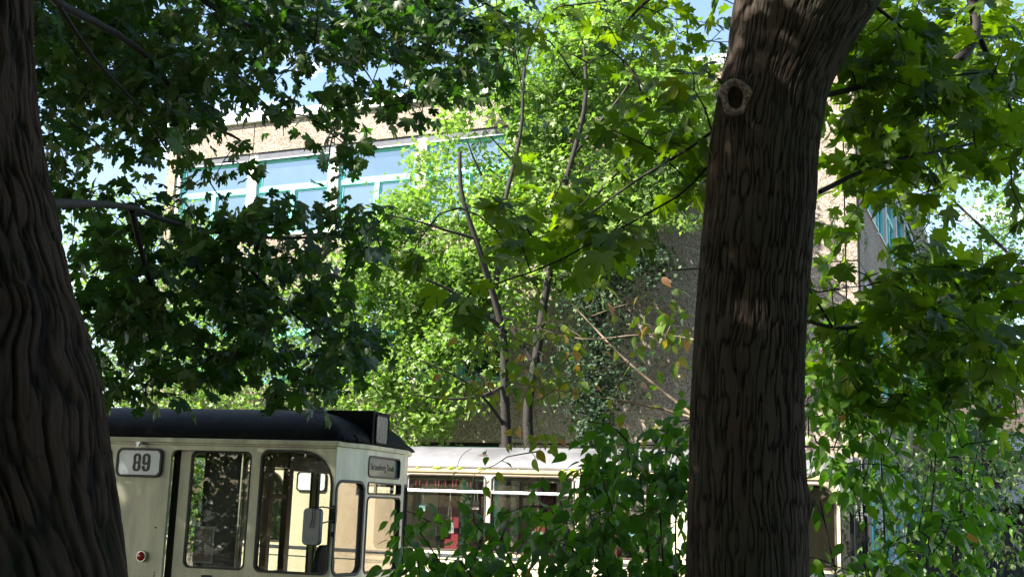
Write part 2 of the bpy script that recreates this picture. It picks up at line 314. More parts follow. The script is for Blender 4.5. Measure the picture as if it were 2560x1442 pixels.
# ------------------------------------------------------------------ main building
BZ = 10.05; ROOF = 10.78
aw = rad(114); ew = np.array([math.sin(aw), math.cos(aw), 0])          # along the facade towards the right
corner = np.array([6.45, 20.5, 0]); corner = at(2160, 1296, 20.5)*[1, 1, 0]
ed = np.array([math.sin(rad(24)), math.cos(rad(24)), 0])               # along the side face, going away
bld = empty('office_building', tuple(corner), label='three storey office block of pebble aggregate panels with teal framed windows', cat='building')
W2 = Matrix.Translation(Vector(-corner))
def bpart(o): o.data.transform(W2); o.parent = bld; return o
JZ = [0.06, 3.4, 6.75]
UE = 15.95; DEPTH = 20.0
def facade(o, eu, nrm, u_edges_solid, bays, uend, side=False):
    """o corner at ground, eu along the wall, nrm outward"""
    ex = np.array(eu); ey = -np.array(nrm); flip = np.cross(ex, ey)[2] < 0
    if flip: mb = lambda: MB(o, ey, ex); P = lambda u, d, z: (d, u, z)
    else: mb = lambda: MB(o, ex, ey); P = lambda u, d, z: (u, d, z)
    def bx(m, u0, u1, d0, d1, z0, z1): a = P(u0, d0, z0); b = P(u1, d1, z1); m.box(a, b)
    g = .014
    walls = mb(); back = mb(); pil = mb(); cop = mb()
    for a, b in zip(u_edges_solid[:-1], u_edges_solid[1:]):
        for z0, z1 in ((0, 3.4), (3.4, 6.75), (6.75, ROOF)):
            bx(walls, a+g, b-g, 0, .16, z0+g, z1-g)
    bx(back, u_edges_solid[0], uend, .162, .20, 0, 3.39) if False else None
    bx(back, u_edges_solid[0], u_edges_solid[-1], .165, .25, .02, ROOF-.02)
    for a, b in bays:
        for z0, z1 in ((.02, 1.25), (3.42, 4.62), (6.77, 8.02), (BZ, ROOF)):
            bx(walls, a+g, b-g, 0, .16, z0, z1-.002)
        bx(back, a, b, .165, .25, 3.02, 3.415); bx(back, a, b, .165, .25, 6.44, 6.765)
        bx(back, a, b, .165, .25, BZ-.02, ROOF-.02)
        for zs, zh in ((1.25, 3.38), (4.62, 6.6), (8.02, BZ)):
            cop = mb(); bx(cop, a+.13, b-.13, -.03, .2, zs, zs+.035); bpart(cop.build('sill', M['coping']))
    for k in range(len(bays)+1):
        u = bays[0][0] if k == 0 else bays[k-1][1]
        for z0, z1 in ((1.252, 3.4), (4.622, 6.75), (8.022, BZ-.003)):
            pil = mb(); bx(pil, u-.125, u+.125, .05, .36, z0, z1); bpart(pil.build('pillar', M['concrete'], bevel=.006))
    bpart(walls.build('wall', M['pebble'])); bpart(back.build('joint_backing', M['dark']))
    for a, b in bays:
        for fl, (zs, zh) in enumerate(((1.285, 3.34), (4.655, 6.56), (8.055, 9.90))):
            a1, b1 = a+.128, b-.128; tr = zs+(zh-zs)*.60; f = .06; D = .12
            fr = mb()
            bx(fr, a1, a1+f, D, D+.09, zs, zh); bx(fr, b1-f, b1, D, D+.09, zs, zh)
            bx(fr, a1+f, b1-f, D, D+.09, zs, zs+f); bx(fr, a1+f, b1-f, D, D+.09, zh-f, zh)
            bx(fr, a1+f, b1-f, D-.015, D+.09, tr-.06, tr+.06)
            mid = (a1+b1)/2
            bx(fr, mid-.06, mid+.06, D-.012, D+.088, zs+f, tr-.06)
            # inner sash rims
            s = .035
            for (p, q, r, t) in ((a1+f, mid-.06, zs+f, tr-.06), (mid+.06, b1-f, zs+f, tr-.06), (a1+f, b1-f, tr+.06, zh-f)):
                bx(fr, p, p+s, D+.025, D+.07, r, t); bx(fr, q-s, q, D+.025, D+.07, r, t)
                bx(fr, p+s, q-s, D+.025, D+.07, r, r+s); bx(fr, p+s, q-s, D+.025, D+.07, t-s, t)
            fo = bpart(fr.build('window', M['teal'], bevel=.004))
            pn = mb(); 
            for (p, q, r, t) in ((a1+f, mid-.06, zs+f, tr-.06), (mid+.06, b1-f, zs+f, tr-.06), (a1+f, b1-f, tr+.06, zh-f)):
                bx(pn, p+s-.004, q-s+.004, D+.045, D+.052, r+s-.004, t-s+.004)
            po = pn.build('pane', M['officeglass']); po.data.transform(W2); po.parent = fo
            if fl > 0:
                bl = mb(); bx(bl, a1-.0, b1+.0, .035, D-.02, zh-.01, zh+.14); bpart(bl.build('blind_box', M['blind']))
                rl = mb(); bx(rl, a1, b1, .02, .05, zh-.04, zh-.018); bpart(rl.build('blind_rail', M['alu']))
    return bx, mb
nf = np.array([-ed[0], -ed[1], 0])
eu = -ew
BAYS = [(6.9+2.22*i, 6.9+2.22*(i+1)) for i in range(4)]
bx, mb = facade(corner, eu, nf, [0, .22, 2.45, 4.67, 6.9], BAYS, 15.78)
# left end pier, roof coping, solid core
m = mb(); 
for z0, z1 in ((0.02, 3.4), (3.4, 6.75), (6.75, ROOF)): bx(m, 15.794, 16.05, 0, .3, z0+.01, z1-.01)
bpart(m.build('wall', M['pebble']))
m = MB(corner, eu, -nf) if np.cross(eu, -nf)[2] > 0 else None
core = MB(corner, ed, eu)     # x away, y along facade to left
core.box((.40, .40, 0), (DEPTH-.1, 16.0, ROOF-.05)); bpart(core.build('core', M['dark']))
cop = MB(corner, ed, eu); cop.box((-.10, -.10, ROOF+.003), (DEPTH, 16.15, ROOF+.22)); bpart(cop.build('roof_coping', M['coping'], bevel=.01))
SB = [(1.0+2.3*i, 1.0+2.3*(i+1)) for i in range(8)]
facade(corner-eu*.0, ed, -eu, [.17, 1.0], SB, DEPTH)
endw = MB(corner, ed, eu); endw.box((.31, 15.98, .01), (DEPTH-.12, 16.05, ROOF-.01)); bpart(endw.build('end_wall', M['pebble']))
# ------------------------------------------------------------------ trams
def tram(name, label, O, az, s0, s1, Wd, mats, zroof, zg, side_near, side_far, rise_in=.9, nose=.14, corner_t=.45):
    """O ground point of the near side plane, s along az, t across away from the camera"""
    a = rad(az); f = np.array([math.sin(a), math.cos(a), 0]); gg = np.array([-f[1], f[0], 0])
    root = empty(name, (0, 0, 0), label=label, cat='tram')
    fr = dict(O=O, f=f, g=gg, root=root)
    zb = .42
    def P(s, t, z): return tuple(O+f*s+gg*t+np.array([0, 0, z]))
    plan = [(s0, 0), (s1, 0), (s1+nose*.72, corner_t), (s1+nose, Wd-corner_t), (s1+.0, Wd), (s0, Wd), (s0-nose*.72, Wd-corner_t), (s0-nose, corner_t)]
    plan = [(s0, 0), (s1, 0), (s1+nose*.72, corner_t), (s1+nose*.72+.03, Wd-corner_t), (s1, Wd), (s0, Wd), (s0-nose*.72-.03, Wd-corner_t), (s0-nose*.72, corner_t)]
    th = .04; ins = .001
    parts = []
    def wall(p, q, holes, z0=zb, z1=zg):
        e = f*(q[0]-p[0])+gg*(q[1]-p[1]); Ln = np.linalg.norm(e); e = e/Ln; n = np.array([e[1], -e[0], 0])
        o = O+f*p[0]+gg*p[1]-n*th/2
        return plate('body', [(ins, z0), (Ln-ins, z0), (Ln-ins, z1), (ins, z1)], holes, th, o, e, (0, 0, 1), mats['body'])
    wins = []
    def win(p, q, rect, r, gasket=.014, nm='window', glass='glass', bar=None, gm='rubber'):
        e = f*(q[0]-p[0])+gg*(q[1]-p[1]); Ln = np.linalg.norm(e); e = e/Ln; n = np.array([e[1], -e[0], 0])
        o = O+f*p[0]+gg*p[1]-n*(th/2-.001)
        x0, z0, x1, z1 = rect; rr = (r,)*4 if np.isscalar(r) else r; G = gasket
        fo = plate(nm, rrect(x0-G, z0-G, x1+G, z1+G, [k+G for k in rr]), [rrect(x0+.001, z0+.001, x1-.001, z1-.001, [max(k-.001, .004) for k in rr])], th+.012, o, e, (0, 0, 1), M[gm], root, bev=.002)
        pa = plate('pane', rrect(x0+.001, z0+.001, x1-.001, z1-.001, rr), [], .004, o, e, (0, 0, 1), M[glass], fo)
        if bar:
            bm_ = MB(o, e, -n); bm_.box((x0-.002, -.028, bar), (x1+.002, .012, bar+.035)); bm_.box((x0-.002, -.012, bar+.037), (x0+.028, .01, z1-rr[3]*.3)); bm_.box((x1-.028, -.012, bar+.037), (x1+.002, .01, z1-rr[3]*.3))
            bm_.build('vent_frame', M['alu'], fo, bevel=.003)
        return fo
    fr.update(P=P, plan=plan, win=win, th=th)
    holes = [rrect(x0-s0, z0, x1-s0, z1, r) for (x0, z0, x1, z1, r, *_) in side_near]
    parts.append(wall(plan[0], plan[1], holes))
    for (x0, z0, x1, z1, r, *op) in side_near:
        op = op[0] if op else {}
        if op.get('skip'): continue
        win(plan[0], plan[1], (x0-s0, z0, x1-s0, z1), r, **op)
    Ls = s1-s0
    parts.append(wall(plan[4], plan[5], [rrect(s1-x1, z0, s1-x0, z1, .06) for (x0, z0, x1, z1) in side_far]))
    for (x0, z0, x1, z1) in side_far: win(plan[4], plan[5], (s1-x1, z0, s1-x0, z1), .06)
    # ends: corner windows and middle windows
    for k, (i, j) in enumerate(((1, 2), (2, 3), (3, 4), (5, 6), (6, 7), (7, 0))):
        p, q = plan[i], plan[j]; Ln = math.hypot(q[0]-p[0], q[1]-p[1])
        if Ln < .6:
            rc = (.035, 1.55, Ln-.035, 2.315); h = [rrect(*rc, .07)]; parts.append(wall(p, q, h)); win(p, q, rc, .07, .022, glass='mistglass')
        else:
            rc = (.05, 1.55, Ln-.09, 2.195); rv = (.05, 2.235, Ln-.09, 2.325); rs = (.04, 2.385, Ln-.14, 2.555)
            parts.append(wall(p, q, [rrect(*rc, .05), rrect(*rv, .02), rrect(*rs, .035)]))
            win(p, q, rc, .05, .012, glass='mistglass'); win(p, q, rv, .02, .008)
            so_ = win(p, q, rs, .035, .010, nm='destination_sign', glass='signgreen')
            e = f*(q[0]-p[0])+gg*(q[1]-p[1]); e = e/np.linalg.norm(e); n = np.array([e[1], -e[0], 0])
            bo = O+f*p[0]+gg*p[1]-n*.03
            if i == 2: fr['sign'] = (so_, bo+n*.0140, e, rs)
    body = join(parts, 'body', root)
    # floor, sub-frame, cant rail and gutter
    c = MB(O, f, gg)
    ctr = ((s0+s1)/2, Wd/2)
    def ring(off, z): 
        out = []
        for (s, t) in plan:
            sg = 1 if s > ctr[0] else -1; tg = (t-ctr[1])/(Wd/2)
            out.append((s+sg*off, t+off*(1 if t > ctr[1] else -1)*min(1, abs(tg)*1.2), z))
        return out
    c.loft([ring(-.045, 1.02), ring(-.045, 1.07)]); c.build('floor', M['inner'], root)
    gm = MB(O, f, gg)
    gm.loft([ring(.004, zg-.012), ring(.022, zg-.006), ring(.028, zg+.028), ring(.0, zg+.034)], cap=True); gm.build('gutter', mats['gutter'], root)
    # dense outline for a smooth roof
    base = []
    P8 = plan+[plan[0]]
    seg = [40, 4, 6, 4, 40, 4, 6, 4]
    for (p, q), k in zip(zip(P8[:-1], P8[1:]), seg):
        for i in range(k): u = i/k; base.append((p[0]+(q[0]-p[0])*u, p[1]+(q[1]-p[1])*u))
    # round the corners by averaging
    B_ = np.array(base)
    rings = []
    for kk in range(13):
        ph = math.pi/2*kk/12; ce = math.cos(ph)**.8; hz = math.sin(ph)
        if kk == 12: ce = .02
        inset = rise_in*(1-ce)
        S = B_[:, 0].copy(); T = B_[:, 1].copy()
        T2 = Wd/2+(T-Wd/2)*ce
        e1 = s1+nose; e0 = s0-nose
        # s is compressed near both ends
        S2 = ctr[0]+(S-ctr[0])*((e1-e0)/2-inset)/((e1-e0)/2)
        rings.append([(x, y, zg+.03+(zroof-zg-.03)*hz) for x, y in zip(S2, T2)])
    rf = MB(O, f, gg); rf.loft(rings); ro = rf.build('roof', mats['roof'], root, smooth=True)
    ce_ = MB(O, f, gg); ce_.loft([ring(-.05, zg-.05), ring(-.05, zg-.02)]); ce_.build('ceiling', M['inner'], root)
    un = MB(O, f, gg); un.box((s0+.3, .15, .30), (s1-.3, Wd-.15, .42)); un.build('underframe', M['steel'], root)
    for sx in (s0+(s1-s0)*.28, s0+(s1-s0)*.72):
        for ty in (.28, Wd-.36):
            wh = MB(O, f, gg); wh.tube([(sx, ty, .33), (sx, ty+.08, .33)], .33, 24); wh.build('wheel', M['steel'], root)
    return fr

wr = .05
near1 = []
z0w, z1w = 1.555, 2.56
t1 = tram('parked_tram', 'cream tram with black roof and number 89 plate in the shade', at(835, 1253, 10)*[1, 1, 0], 105, -8.2, 0.0, 1.8,
    dict(body=M['cream1'], roof=M['roofblack'], gutter=M['cream1']), 2.98, 2.625,
    [(-.69, z0w, -.035, z1w, (.05, .05, .28, .06)),
     (-1.58, 1.10, -.79, 2.555, (.01, .01, .06, .06), dict(skip=True)),
     (-3.25, z0w, -2.19, z1w, .06, dict(bar=2.34, gm='rubber')), (-4.45, z0w, -3.37, z1w, .06, dict(bar=2.34)), (-5.65, z0w, -4.57, z1w, .06, dict(bar=2.34)),
     (-6.85, z0w, -5.77, z1w, .06, dict(bar=2.34)), (-7.9, z0w, -6.97, z1w, .06, dict(bar=2.34))],
    [(-1.76, 1.3, -1.02, z1w), (-.94, 1.3, -.06, z1w), (-3.0, 1.3, -1.93, z1w), (-4.3, z0w, -3.2, z1w), (-5.5, z0w, -4.4, z1w), (-7.4, z0w, -6.3, z1w)])
def tmb(t): return MB(t['O'], t['f'], t['g'])
R1 = t1['root']; g1 = t1['g']; f1 = t1['f']
# recessed door: slim cream frame with tall window, dark gap at its rear edge
door = plate('door', [(-1.515, 1.08), (-.772, 1.08), (-.772, 2.60), (-1.515, 2.60)], [rrect(-1.40, 1.555, -.835, 2.545, .05)], .03, t1['O']+g1*.075, f1, (0, 0, 1), M['cream1'], R1)
dw = plate('door_window', rrect(-1.412, 1.543, -.823, 2.557, .06), [rrect(-1.40, 1.555, -.835, 2.545, .05)], .044, t1['O']+g1*.075, f1, (0, 0, 1), M['rubber'], door)
plate('pane', rrect(-1.399, 1.556, -.836, 2.544, .05), [], .004, t1['O']+g1*.075, f1, (0, 0, 1), M['glass'], door)
b = tmb(t1); b.box((-1.60, .085, 1.08), (-1.50, .13, 2.60)); b.build('door_gap', M['rubber'], R1)
b = tmb(t1); b.box((-1.22, .052, 1.40), (-1.12, .06, 1.49)); b.build('door_handle', M['rubber'], door, bevel=.004)
# number plate
pl = plate('number_plate', rrect(-2.095, 2.325, -1.675, 2.545, .045), [], .02, t1['O']-g1*.008, f1, (0, 0, 1), M['white'], R1)
plate('plate_border', rrect(-2.11, 2.31, -1.66, 2.56, .055), [rrect(-2.095, 2.325, -1.675, 2.545, .045)], .03, t1['O']-g1*.008, f1, (0, 0, 1), M['rubber'], pl, bev=.003)
def digit(ch, x0):
    w_, h_, t_ = .080, .158, .028; z0 = 2.357
    ov = lambda a, b, c, d, r: rrect(x0+a, z0+b, x0+c, z0+d, r, 7)
    hi = ov(t_, h_*.53, w_-t_, h_-.02, .0118); lo = ov(t_, .02, w_-t_, h_*.44, .0118)
    if ch == '8':
        L_ = rrect(x0, z0, x0+w_, z0+h_*.52, (.036, .036, .022, .022), 6)[:14]; U_ = rrect(x0+.002, z0+h_*.48, x0+w_-.002, z0+h_, (.022, .022, .036, .036), 6)[14:]
        outer = L_+[(x0+w_-.006, z0+h_*.50)]+U_+[(x0+.006, z0+h_*.50)]; holes = [hi, lo]
    else:
        outer = rrect(x0, z0, x0+w_, z0+h_, .036, 7); 
        holes = [hi]
    return outer, holes
for ch, x0 in (('8', -1.945), ('9', -1.852)):
    w_, h_, t_ = .080, .158, .028; z0 = 2.357
    if ch == '8': outer, holes = digit(ch, x0)
    else:   # open lower bowl: the notch is cut into the outline on the left
        O9 = rrect(x0, z0, x0+w_, z0+h_, .036, 7)
        a = [p for p in O9 if True]
        inner = [(x0+w_-t_, z0+h_*.40), (x0+w_-t_, z0+.034), (x0+w_-t_-.006, z0+.022), (x0+t_+.006, z0+.022), (x0+t_, z0+.034), (x0+t_, z0+.052), (x0, z0+.052)]
        left_up = [p for p in a if p[0] <= x0+.04 and p[1] >= z0+h_*.5]; lower_right = [p for p in a if not (p[0] <= x0+.038 and p[1] >= z0+h_*.5)]
        outer = O9[:24]+O9[24:]+[(x0, z0+h_*.45), (x0+.012, z0+h_*.37), (x0+.030, z0+h_*.355), (x0+w_-t_, z0+h_*.40)]+inner[1:]
        holes = [rrect(x0+t_, z0+h_*.50, x0+w_-t_, z0+h_-.02, .0118, 7)]
    plate('lettering', outer, holes, .003, t1['O']-g1*.0195, f1, (0, 0, 1), M['black'], pl)
# round red tail lamp
lo = t1['O']+f1*-1.775+np.array([0, 0, 1.625])
lb = MB(lo, f1, g1); lb.tube([(0, .002, 0), (0, -.03, 0)], [.052, .046], 24); la = lb.build('side_lamp', M['chrome'], R1, smooth=False)
lb = MB(lo, f1, g1)
lb.loft([[(.040*math.cos(a)*math.cos(h), -.031-.02*math.sin(h), .040*math.sin(a)*math.cos(h)) for a in [i*math.pi/10 for i in range(20)]] for h in (0, .5, 1.0, 1.45)]); lb.build('red_lens', M['redlamp'], la, smooth=True)
b = tmb(t1); b.tube([(-1.67, .001, 1.875), (-1.67, -.006, 1.875)], .008, 10); b.build('key_socket', M['rubber'], R1)
b = tmb(t1); b.box((-1.90, -.07, 2.60), (-1.86, .0, 2.615)); b.box((-1.89, -.075, 2.57), (-1.87, -.055, 2.60)); b.build('drip_hook', M['alu'], R1)
b = tmb(t1); b.box((-7.9, -.006, 1.47), (-1.64, .002, 1.482)); b.build('trim_strip', M['cream1'], R1)
b = tmb(t1)
for s_ in (-2.135, -1.648, -.742): b.box((s_, -.0035, .45), (s_+.004, .002, 1.50 if s_ > -2 else 2.28))
b.build('panel_seam', M['steel'], R1)
b = tmb(t1); b.box((-8.1, -.004, 2.596), (-.01, .002, 2.600)); b.build('drip_seam', M['steel'], R1)
# roof equipment
b = tmb(t1); b.tube([(-1.12, 1.02, 2.93), (-1.12, 1.02, 3.20)], .088, 20); b.tube([(-1.12, 1.02, 2.95), (-1.12, 1.02, 2.975)], .125, 20); b.build('roof_ventilator', M['roofblack'], R1)
b = tmb(t1); b.box((-.78, .50, 2.66), (.115, .93, 2.965)); dsp = b.build('roof_display_box', M['roofblack'], R1, bevel=.012)
o_ = t1['O']+f1*.1175
dg = plate('display_glass', rrect(.575, 2.685, .875, 2.93, .035), [], .006, o_, g1, (0, 0, 1), M['frost'], dsp)
plate('display_frame', rrect(.56, 2.67, .89, 2.945, .045), [rrect(.575, 2.685, .875, 2.93, .035)], .016, o_, g1, (0, 0, 1), M['roofblack'], dsp, bev=.002)
hd = tmb(t1); 
# hood: rounded swelling in front of the roof
rings = []
for i in range(15):
    u = i/14; s = -1.25+u*1.33; 
    rings.append([(s, .9-.86*math.cos(h), 2.655+(.33 if u < .55 else .33*math.sqrt(max(0, 1-((u-.55)/.46)**2)))*math.sin(h)**.75*(min(1, (u+.12)*3)**.5)*.96) for h in [math.pi*j/16 for j in range(17)]])
hd.loft(rings); hd.build('roof_hood', M['roofblack'], R1, smooth=True)
b = tmb(t1); 
b.add([(-.50, .42, 2.86), (-.30, .42, 2.84), (-.34, .42, 2.985), (-.46, .42, 2.99), (-.50, .50, 2.86), (-.30, .50, 2.84), (-.34, .50, 2.985), (-.46, .50, 2.99)], [(0, 1, 2, 3), (7, 6, 5, 4), (0, 4, 5, 1), (1, 5, 6, 2), (2, 6, 7, 3), (3, 7, 4, 0)])
b.build('lamp_bracket', M['mirrorgrey'], R1, bevel=.01)
for tt in (.22, 1.2):
    b = tmb(t1)
    for k in range(3): b.box((.0, tt, 2.675+k*.02), (.10-k*.012, tt+.2, 2.687+k*.02))
    b.build('louvre', M['roofblack'], R1)
# wing mirror
mo = t1['O']+f1*-.11-g1*.16
mr = plate('wing_mirror', rrect(-.085, 1.795, .085, 2.085, .035), [], .03, mo, f1*.97-g1*.25, (0, 0, 1), M['mirrorgrey'], R1, bev=.006)
b = tmb(t1); b.tube([(.03, -.01, 2.09), (-.02, -.19, 2.105), (-.10, -.20, 2.09), (-.10, -.20, 2.0), (-.115, -.2, 1.93)], .006, 8); b.tube([(.03, -.01, 2.0), (-.03, -.17, 1.97)], .006, 8); b.box((.0, -.03, 1.97), (.035, .0, 2.12)); b.box((.0, -.025, 1.86), (.03, .0, 1.9))
b.build('mirror_arm', M['rubber'], mr)
# destination lettering
so_, bo, e, rs = t1['sign']
text('lettering', 'Strausberg Stadt', .088, bo+e*((rs[0]+rs[2])/2)+np.array([0, 0, (rs[1]+rs[3])/2]), e, (0, 0, 1), M['signtext'], so_, sx=.95, off=-.001)
# interior of the first tram
b = tmb(t1)
for (ta, tb_) in ((.06, .12), (.36, .44), (.74, .84)): b.box((-.86, ta+.04, 1.07), (-.80, tb_+.04, 2.60))
for za, zb_ in ((1.07, 1.52), (2.16, 2.20), (2.44, 2.6)): b.box((-.85, .161, za), (-.81, .779, zb_))
b.box((-.855, .881, 2.42), (-.805, 1.74, 2.6)); b.build('wooden_partition', M['wood'], R1, bevel=.004)
b = tmb(t1)
for (z0, z1) in ((2.40, 2.43), (2.31, 2.335), (2.22, 2.25)): b.box((-.5, 1.70, z0), (-.12, 1.725, z1))
for s in (-.5, -.315, -.14): b.box((s, 1.701, 2.251), (s+.03, 1.724, 2.399))
b.build('red_grille', M['wood'], R1)
b = tmb(t1); b.tube([(-1.08, .4, 1.07), (-1.08, .4, 2.6)], .016, 8); b.build('grab_pole', M['chrome'], R1)
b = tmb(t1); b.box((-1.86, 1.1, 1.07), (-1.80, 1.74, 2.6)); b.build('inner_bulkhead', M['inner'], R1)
def seat(t, s, tt, zt=1.76):
    b = tmb(t)
    b.loft([[(s+.05*k, tt+x*(1-.12*max(0, z-1.55)*4), z) for x, z in [(-.2, 1.35), (.2, 1.35), (.2, 1.6), (.17, zt-.05), (.1, zt), (-.1, zt), (-.17, zt-.05), (-.2, 1.6)]] for k in (0, 1)])
    b.box((s-.35, tt-.2, 1.28), (s+.05, tt+.2, 1.36)); b.tube([(s-.15, tt, 1.06), (s-.15, tt, 1.28)], .04, 8)
    b.build('driver_seat' if t is t1 else 'seat', M['seat'], t['root'], bevel=.012)
seat(t1, -.42, .78)
for s in (-2.6, -3.5, -4.4, -5.3): seat(t1, s, .5, 1.85)
b = tmb(t1); b.box((-.25, .45, 1.07), (.02, 1.35, 1.5)); b.build('driver_console', M['seat'], R1, bevel=.02)
# poster leaning in the door window
pst = empty('poster', tuple(t1['O']+f1*-1.2+g1*.12+np.array([0, 0, 1.58])), label='grey brown printed poster with white border behind the door window of the 89 tram', cat='poster')
inv = Matrix.Translation(-pst.location)
def under(o, e): o.data.transform(Matrix.Translation(-e.location)); o.parent = e; return o
under(plate('sheet', [(-1.36, 1.585), (-1.165, 1.585), (-1.165, 1.90), (-1.36, 1.90)], [], .004, t1['O']+g1*.125, f1, (0, 0, 1), M['chalk']), pst)
under(plate('printed_area', [(-1.345, 1.60), (-1.18, 1.60), (-1.18, 1.875), (-1.345, 1.875)], [], .004, t1['O']+g1*.122, f1, (0, 0, 1), M['paper']), pst)
b = tmb(t1)
for k, wd in enumerate((.05, .03, .11, .12, .10, .12, .09, .12, .11, .06)):
    z = 1.85-k*.023; b.box((-1.262-wd/2, .1185, z), (-1.262+wd/2, .1195, z+.004))
under(b.build('printed_lines', M['chalk']), pst)

t2 = tram('parked_tram', 'cream tram with pale lavender grey roof standing in the sun behind the shrub', at(1015, 1259, 16)*[1, 1, 0], 114, -3.05, 5.72, 1.95,
    dict(body=M['cream2'], roof=M['roofgrey'], gutter=M['gutter2']), 2.97, 2.60,
    [(-.005, 1.585, 1.175, 2.545, .06, dict(bar=2.32, gm='steel')), (1.27, 1.585, 2.42, 2.545, .06, dict(bar=2.32, gm='steel')), (2.51, 1.585, 3.68, 2.545, .06, dict(bar=2.32, gm='steel')),
     (4.30, 1.585, 4.95, 2.545, .06, dict(gm='steel')), (5.12, 1.585, 5.66, 2.53, (.06, .06, .2, .06), dict(gm='steel')), (-2.8, 1.585, -2.0, 2.545, (.05, .05, .25, .25), dict(gm='steel'))],
    [(-.3, 1.585, .85, 2.545), (1.0, 1.585, 2.15, 2.545), (2.3, 1.585, 3.45, 2.545), (3.9, 1.585, 4.8, 2.545), (-2.6, 1.585, -1.5, 2.545)])
R2 = t2['root']; f2 = t2['f']; g2 = t2['g']
b = tmb(t2); b.box((-3.0, -.008, 1.485), (5.7, .002, 1.525)); b.build('trim_band', M['blind'], R2)
b = tmb(t2); b.box((-3.0, -.006, 1.385), (5.7, .002, 1.395)); b.build('trim_line', M['mirrorgrey'], R2)
pl = plate('number_plate', rrect(-1.75, 2.30, -1.3, 2.54, .045), [], .02, t2['O']-g2*.008, f2, (0, 0, 1), M['white'], R2)
plate('plate_border', rrect(-1.77, 2.28, -1.28, 2.56, .055), [rrect(-1.75, 2.30, -1.3, 2.54, .045)], .03, t2['O']-g2*.008, f2, (0, 0, 1), M['rubber'], pl)
b = tmb(t2); b.box((4.95, .70, 2.66), (5.80, 1.35, 2.905)); b.build('roof_display_box', M['roofgrey'], R2, bevel=.02)
b = tmb(t2)
for k in range(34):
    s = random.choice([random.uniform(.4, 1.6), random.uniform(-.2, 5), random.uniform(2.2, 2.9)]); r = random.uniform(.012, .035)
    b.loft([[(s+r*1.6*math.cos(a)*c_, -.012+r*.8*math.sin(a)*c_, 2.634+r*h) for a in [i*math.pi/4 for i in range(8)]] for c_, h in ((1, 0), (.85, .5), (.4, .85))])
b.build('moss', M['moss'], R2, smooth=True)
for s, z in ((1.05, 2.80),):
    b = tmb(t2); b.loft([[(s+.11*math.cos(a)*c_, .16+.05*math.sin(a)*c_, z+.012+h) for a in [i*math.pi/5 for i in range(10)]] for c_, h in ((1, -.02), (.8, .015), (.3, .03))]); b.build('roof_leaf_litter', M['steel'], R2)
for s in (.75, 2.65, 4.4):   # seams on the roof
    pts = []
    for j in range(9):
        ph = math.pi/2*j/12; pts.append((s, 1.95/2-(1.95/2+.004)*math.cos(ph)**.8, 2.63+.342*math.sin(ph)))
    b = tmb(t2); b.tube(pts, .004, 5); b.build('roof_seam', M['roofgrey'], R2)
# red curtains and dark seats inside the second tram
for (s, w_) in ((.10, .36), (.62, .2), (1.62, .28), (3.15, .2)):
    b = tmb(t2); n = 16
    rg = []
    for z in (1.45, 2.05, 2.5): rg.append([(s+w_*i/n, .75+.03*math.sin(i*1.9)+(.0), z) for i in range(n+1)]+[(s+w_*i/n, .762+.03*math.sin(i*1.9), z) for i in range(n, -1, -1)])
    b.loft(rg); b.build('curtain', M['red'], R2)
for s in (.3, 1.2, 2.1, 3.0, 3.9): seat(t2, s, .55, 1.9); seat(t2, s, 1.4, 1.9)
for (s, w_, t_, z0, z1) in ((.30, .30, .42, 1.5, 2.22), (1.66, .24, .45, 1.5, 2.2), (2.75, .2, .5, 1.5, 2.0)):
    b = tmb(t2); b.box((s, t_, z0), (s+w_, t_+.02, z1)); b.build('red_board', M['red'], R2, bevel=.005)
# small lettered strip in the top light of the first window (faded, only its strokes remain)
b = tmb(t2)
for i, (x, kind) in enumerate(((.10, 'l'), (.16, 't'), (.27, 'l'), (.40, 'm'), (.55, 't'), (.66, 'd'), (.78, 't'), (.88, 'd'))):
    b.box((x, .05, 2.40), (x+.014, .056, 2.50))
    if kind in 'td': b.box((x+.0142, .05, 2.486), (x+.05, .056, 2.50))
    if kind in 'md': b.box((x+.0502, .05, 2.40), (x+.064, .056, 2.50))
b.build('faded_lettering', M['red'], R2)
PICS = [(.16, 2.13, .13, 'teal', 'small teal picture hanging in the leftmost window of the sunlit tram'), (.98, 2.16, .10, 'pink', 'small pinkish picture hanging at the right of the first window of the sunlit tram'),
        (.60, 1.86, .14, 'pale', 'pale picture on long strings low in the first window of the sunlit tram'), (1.88, 1.78, .155, 'map', 'pale square picture on two strings in the second window of the sunlit tram'),
        (3.16, 1.80, .15, 'cyan', 'cyan picture on a string in the third window of the sunlit tram'), (2.80, 1.90, .13, 'white', 'white picture hanging left of the cyan one in the sunlit tram')]
cols = dict(teal=((.16, .36, .38), (.5, .62, .62)), pink=((.16, .10, .12), (.55, .42, .44)), pale=((.2, .22, .34), (.62, .55, .5)), map=((.2, .32, .25), (.75, .74, .66)), cyan=((.05, .30, .36), (.4, .6, .62)), white=((.5, .52, .6), (.75, .75, .8)))
for (s, z, sz, c_, lab) in PICS:
    e_ = empty('hanging_picture', tuple(t2['O']+f2*s+g2*.14+np.array([0, 0, z-sz/2])), label=lab, cat='picture', group='pictures hanging in the tram windows')
    mt = mat_noise('picture_'+c_, cols[c_][0], cols[c_][1], 26, .6, lo=.42, hi=.58)
    b = tmb(t2); b.box((s-sz/2, .135, z-sz/2), (s+sz/2, .141, z+sz/2)); under(b.build('card', mt), e_)
    b = tmb(t2); b.tube([(s-.03, .138, z+sz/2), (s, .138, min(2.5, z+.45))], .0025, 4); b.tube([(s+.03, .138, z+sz/2), (s, .138, min(2.5, z+.45))], .0025, 4); under(b.build('string', M['chalk']), e_)

